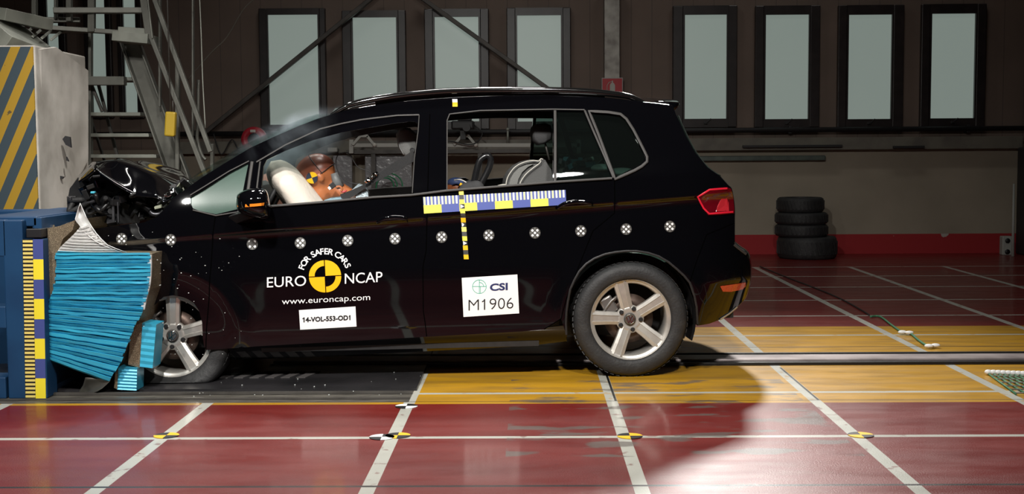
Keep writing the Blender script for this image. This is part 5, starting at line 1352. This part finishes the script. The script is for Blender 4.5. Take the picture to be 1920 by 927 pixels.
# chain hoist, drop cord, broken bits
mb=MB(); p=P(320,233,9.2); mb.box(p,(.075,.06,.18),roty(.08),bev=.012); o=mb.build('hoist_block',m_orangeyel if False else mat('hoist_yellow',(.45,.30,.02),.45)); tag(o,'yellow hoist hook block hanging by the staircase post','hoist hook block')
mb=MB(); mb.tube([p+Vector((0,0,.09)),p+Vector((0,0,1.6))],.005,6); mb.tube([p+Vector((.02,0,.09)),p+Vector((.02,0,.17))],.004,6); mb.build('shackle',m_steel,o)
cable('cord',[P(374,-10,9.0),P(377,60,9.0),P(380,150,9.0),P(385,240,9.0)],.004,m_galvl,'thin pale cord hanging down beside the staircase','cord')
cable('curved_pipe',[P(372,150,9.8),P(371,230,9.8),P(370,262,9.8),P(378,290,9.8),P(386,300,9.8)],.014,m_galv,'bent grey pipe running down beside the staircase','pipe')
cable('thin_wire',[P(475,0,12),P(455,20,12),P(425,70,12),P(395,100,12),P(352,150,12)],.006,m_ledge,'thin pale wire slung across the dark wall above the hose reel','wire')
# hose reel on the wall
mb=MB(); c_=P(477,262,14.2); mb.lathe([(.075,-.06),(.135,-.06),(.145,-.03),(.145,.03),(.135,.06),(.075,.06)],40,c_,'y',closed_prof=True)
o=mb.build('hose_reel',mat('reel_red',(.42,.02,.035),.4,bump=(25,.2))); tag(o,'round red hose reel mounted on the far wall above the windscreen','hose reel')
mb=MB(); mb.lathe([(.0,.02),(.078,.02),(.078,.05),(0,.05)],24,c_); mb.build('reel_hub',m_trimblk,o)
mb=MB(); mb.box(c_+Vector((.0,-.07,.095)),(.06,.012,.03),bev=.003); mb.build('reel_label',m_pipe,o)
mb=MB(); mb.beam(c_+Vector((0,.05,0)),(c_.x,WALL_Y,c_.z),.04,.04); mb.build('wall_bracket',m_steel,o)
cable('wall_cable',[P(400,250,14.9),P(415,290,14.9),P(435,262,14.9),P(450,285,14.9),P(468,275,14.9)],.008,m_trimblk,'drooping black cable on the wall beside the red hose reel')
# white truss rail with camera stands seen through the cabin
m_truss=mat('truss_white',(.42,.42,.38),.5,bump=(20,.05))
a=P(655,274,14.5); b=P(1088,274,14.5)
tz=empty('truss_rail',((a.x+b.x)/2,14.5,a.z)); tag(tz,'long white metal rail seen through the car windows in front of the far wall','rail')
mb=MB(); h_=(b-a)*.5; mb.beam(-h_,h_,.05,.045,bev=.004); mb.build('beam',m_truss,tz)
for x in (659,1085):
    mb=MB(); q=P(x,262,14.5)-Vector(tz.location); r_=P(x,288,14.5)-Vector(tz.location); mb.beam(q,r_,.05,.05,bev=.004); mb.build('end_post',m_truss,tz)
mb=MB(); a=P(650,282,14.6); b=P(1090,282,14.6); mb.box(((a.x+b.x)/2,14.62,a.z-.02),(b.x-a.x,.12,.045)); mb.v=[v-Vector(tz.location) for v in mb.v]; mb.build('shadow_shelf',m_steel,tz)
# legs down to the floor, hidden by the car
for x in (700,900,1070): mb=MB(); q=P(x,285,14.6); mb.beam(Vector((q.x,14.6,q.z))-Vector(tz.location),Vector((q.x,14.6,0))-Vector(tz.location),.05,.05); mb.build('support_leg',m_steel,tz)
for cx,lab in ((682,'white A shaped stand on the rail seen through the front door window'),(872,'white A shaped stand carrying dark gear seen through the rear door window')):
    mb=MB()
    for sd in (-1,1):
        q=P(cx+sd*20 if sd>0 else cx-21,272,14.45); r_=P(cx+sd*6,255,14.45); mb.beam(q,r_,.03,.03,bev=.003)
    q=P(cx-8,255,14.45); r_=P(cx+8,255,14.45); mb.beam(q,r_,.03,.03)
    o=mb.build('camera_stand',m_truss); tag(o,lab,'stand')
    mb=MB(); q=P(cx+20,272,14.42); mb.ball(q,.025,nu=10,nv=8); mb.build('clamp_knob',m_pipe,o)
mb=MB(); c_=P(868,235,14.4); random.seed(9); mb.box(c_,(.26,.2,.10),bev=.02); mb.box(c_+Vector((.02,0,.09)),(.16,.15,.08),bev=.01); mb.tube([c_+Vector((.05,-.05,-.03)),c_+Vector((.05,-.22,-.03))],.045,14)
mb.beam(c_+Vector((0,0,-.05)),c_+Vector((0,0,-.16)),.06,.06)
o=mb.build('film_camera',m_trimblk); tag(o,'dark camera unit mounted above the stand behind the rear door window','camera')
mb=MB(); mb.tube(spline([c_+Vector((.13,0,0)),c_+Vector((.22,0,-.1)),c_+Vector((.10,0,-.22)),c_+Vector((-.2,0,-.18)),c_+Vector((-.28,0,-.3))],6),.008,6); mb.build('cable',m_trimblk,o)
mb=MB(); c_=P(624,281,14.6); mb.box(c_,(.11,.08,.05),bev=.006); o=mb.build('junction_box',m_truss); tag(o,'small pale junction box on the wall seen above the dummy head','box'); mb=MB(); mb.beam(c_,(c_.x,WALL_Y,c_.z),.03,.03); mb.build('bracket',m_steel,o)
mb=MB(); c_=P(952,254,14.8); mb.tube([c_+Vector((0,0,-.09)),c_+Vector((0,0,.07))],.012,8); mb.beam(c_,Vector((c_.x,WALL_Y,c_.z)),.012,.012); mb.ball(c_+Vector((0,0,.07)),.02,nu=10,nv=8); o=mb.build('hanging_gauge',m_galvl); tag(o,'small pale stick gauge hanging in front of the wall rail','gauge')
# clear plastic covered boards by the wall
m_sheet=mat('plastic_sheet',(.33,.33,.34),.22,bump=(10,.7),vary=(5,(.27,.27,.28),.4,.65))
for x0,x1,lab in ((624,660,'narrow plastic wrapped board by the wall, seen behind the dummy head'),(684,772,'wide plastic wrapped board by the wall, seen behind the seat belt')):
    a=P(x0,292,14.7); b=P(x1,292,14.7); mb=MB(); mb.box(((a.x+b.x)/2,14.72,a.z/2),(b.x-a.x,.05,a.z),bev=.01); tag(mb.build('wrapped_board',m_sheet),lab,'board')
mb=MB(); 
for r_,dx in ((.12,0),(.15,.03),(.10,-.02)):
    c_=P(725,345,14.3)+Vector((dx,0,-.03)); mb.tube([c_+Vector((r_*math.cos(t),.02*math.sin(3*t),r_*math.sin(t))) for t in [2*PI*i/28 for i in range(28)]],.008,6,closed=True)
mb.beam(P(725,345,14.3)+Vector((0,0,-.13)),Vector((P(725,345,14.3).x,14.3,0)),.03,.03)
tag(mb.build('hose_coil',mat('hose_green',(.02,.22,.09),.4)),'green hose coil on a stand seen low through the front door window','hose')
# ================================================================ DEBRIS
m_shard=mat('glass_shard',(.55,.58,.56),.15,metal=.3)
def chip(px,py,Y,sz_,m,lab,gr=None,poly=None):
    c_=P(px,py,Y); mb=MB(); k_=random.randint(4,6); base=[Vector((math.cos(t)*sz_*random.uniform(.6,1.2),0,math.sin(t)*sz_*random.uniform(.4,1.0))) for t in [2*PI*i/k_ for i in range(k_)]]
    R=rotz(random.random()*3)@rotx(random.uniform(-.6,.6)); mb.prism([c_+R@v for v in base],[c_+R@(v+Vector((0,.004,0))) for v in base]); o=mb.build('glass_shard',m); tag(o,lab,'shard',gr); return o
random.seed(31)
for x,y in ((256,205),(268,262),(135,40),(8,355),(120,333),(365,690)): pass
for i in range(70):
    x=random.uniform(210,460); y=random.uniform(430,665)
    if x<285 and y>470: x+=90
    s_,w_,z_=sz(x,y); p=W(L(s_,w_-random.uniform(.02,.35),z_)); c=(p,)
    mb=MB(); r_=random.uniform(.0015,.0045); mb.ball(p,(r_,r_,r_*.7),nu=5,nv=3); o=mb.build('glass_splinter',m_shard); tag(o,'tiny glass splinter flying in front of the black fender and front door','splinter','glass splinters in the air by the fender')
for i in range(26):
    x=random.uniform(330,800); y=random.uniform(690,750); g_=G(x,y,.016 if y<742 else .002); mb=MB(); r_=random.uniform(.002,.006); mb.ball(g_,(r_,r_,r_*.6),nu=5,nv=3); o=mb.build('glass_splinter',m_shard); tag(o,'tiny glass splinter lying on the steel floor plate','splinter','glass splinters on the steel plate')
# ================================================================ SMOKE OF THE AIRBAGS
mb=MB(); c_=wat(545,275,.50); mb.ball(c_,(.42,.46,.18),Matrix((CU,CV,Vector((0,0,1)))).transposed()@roty(-.45),24,16)
mb.v=[v-c_ for v in mb.v]
ms=bpy.data.materials.new('thin_smoke'); ms.use_nodes=True; nt=ms.node_tree; nt.nodes.remove(nt.nodes['Principled BSDF']); out=nt.nodes['Material Output']
pv=nt.nodes.new('ShaderNodeVolumePrincipled'); pv.inputs['Color'].default_value=(.72,.82,.92,1); pv.inputs['Anisotropy'].default_value=-.1
tcn=nt.nodes.new('ShaderNodeTexCoord'); nz=nt.nodes.new('ShaderNodeTexNoise'); nz.inputs['Scale'].default_value=6.5; nz.inputs['Detail'].default_value=4; nz.inputs['Distortion'].default_value=.8
nt.links.new(tcn.outputs['Object'],nz.inputs['Vector']); rp=nt.nodes.new('ShaderNodeMapRange'); rp.inputs[1].default_value=.42; rp.inputs[2].default_value=.75; rp.inputs[3].default_value=0; rp.inputs[4].default_value=10
nt.links.new(nz.outputs['Fac'],rp.inputs[0])
mpx=nt.nodes.new('ShaderNodeMapping'); mpx.vector_type='TEXTURE'; mpx.inputs['Rotation'].default_value=(0,-.45,YAW_CAR); mpx.inputs['Scale'].default_value=(.42,.46,.18)
gr=nt.nodes.new('ShaderNodeTexGradient'); gr.gradient_type='SPHERICAL'; nt.links.new(tcn.outputs['Object'],mpx.inputs[0]); nt.links.new(mpx.outputs[0],gr.inputs[0])
mq=nt.nodes.new('ShaderNodeMath'); mq.operation='MULTIPLY'; nt.links.new(rp.outputs[0],mq.inputs[0]); nt.links.new(gr.outputs['Fac'],mq.inputs[1]); nt.links.new(mq.outputs[0],pv.inputs['Density']); nt.links.new(pv.outputs[0],out.inputs['Volume'])
sm=mb.build('smoke',ms); sm.location=c_; tag(sm,'thin bluish smoke drifting over the windscreen pillar and out of the front window','smoke',kind='stuff')
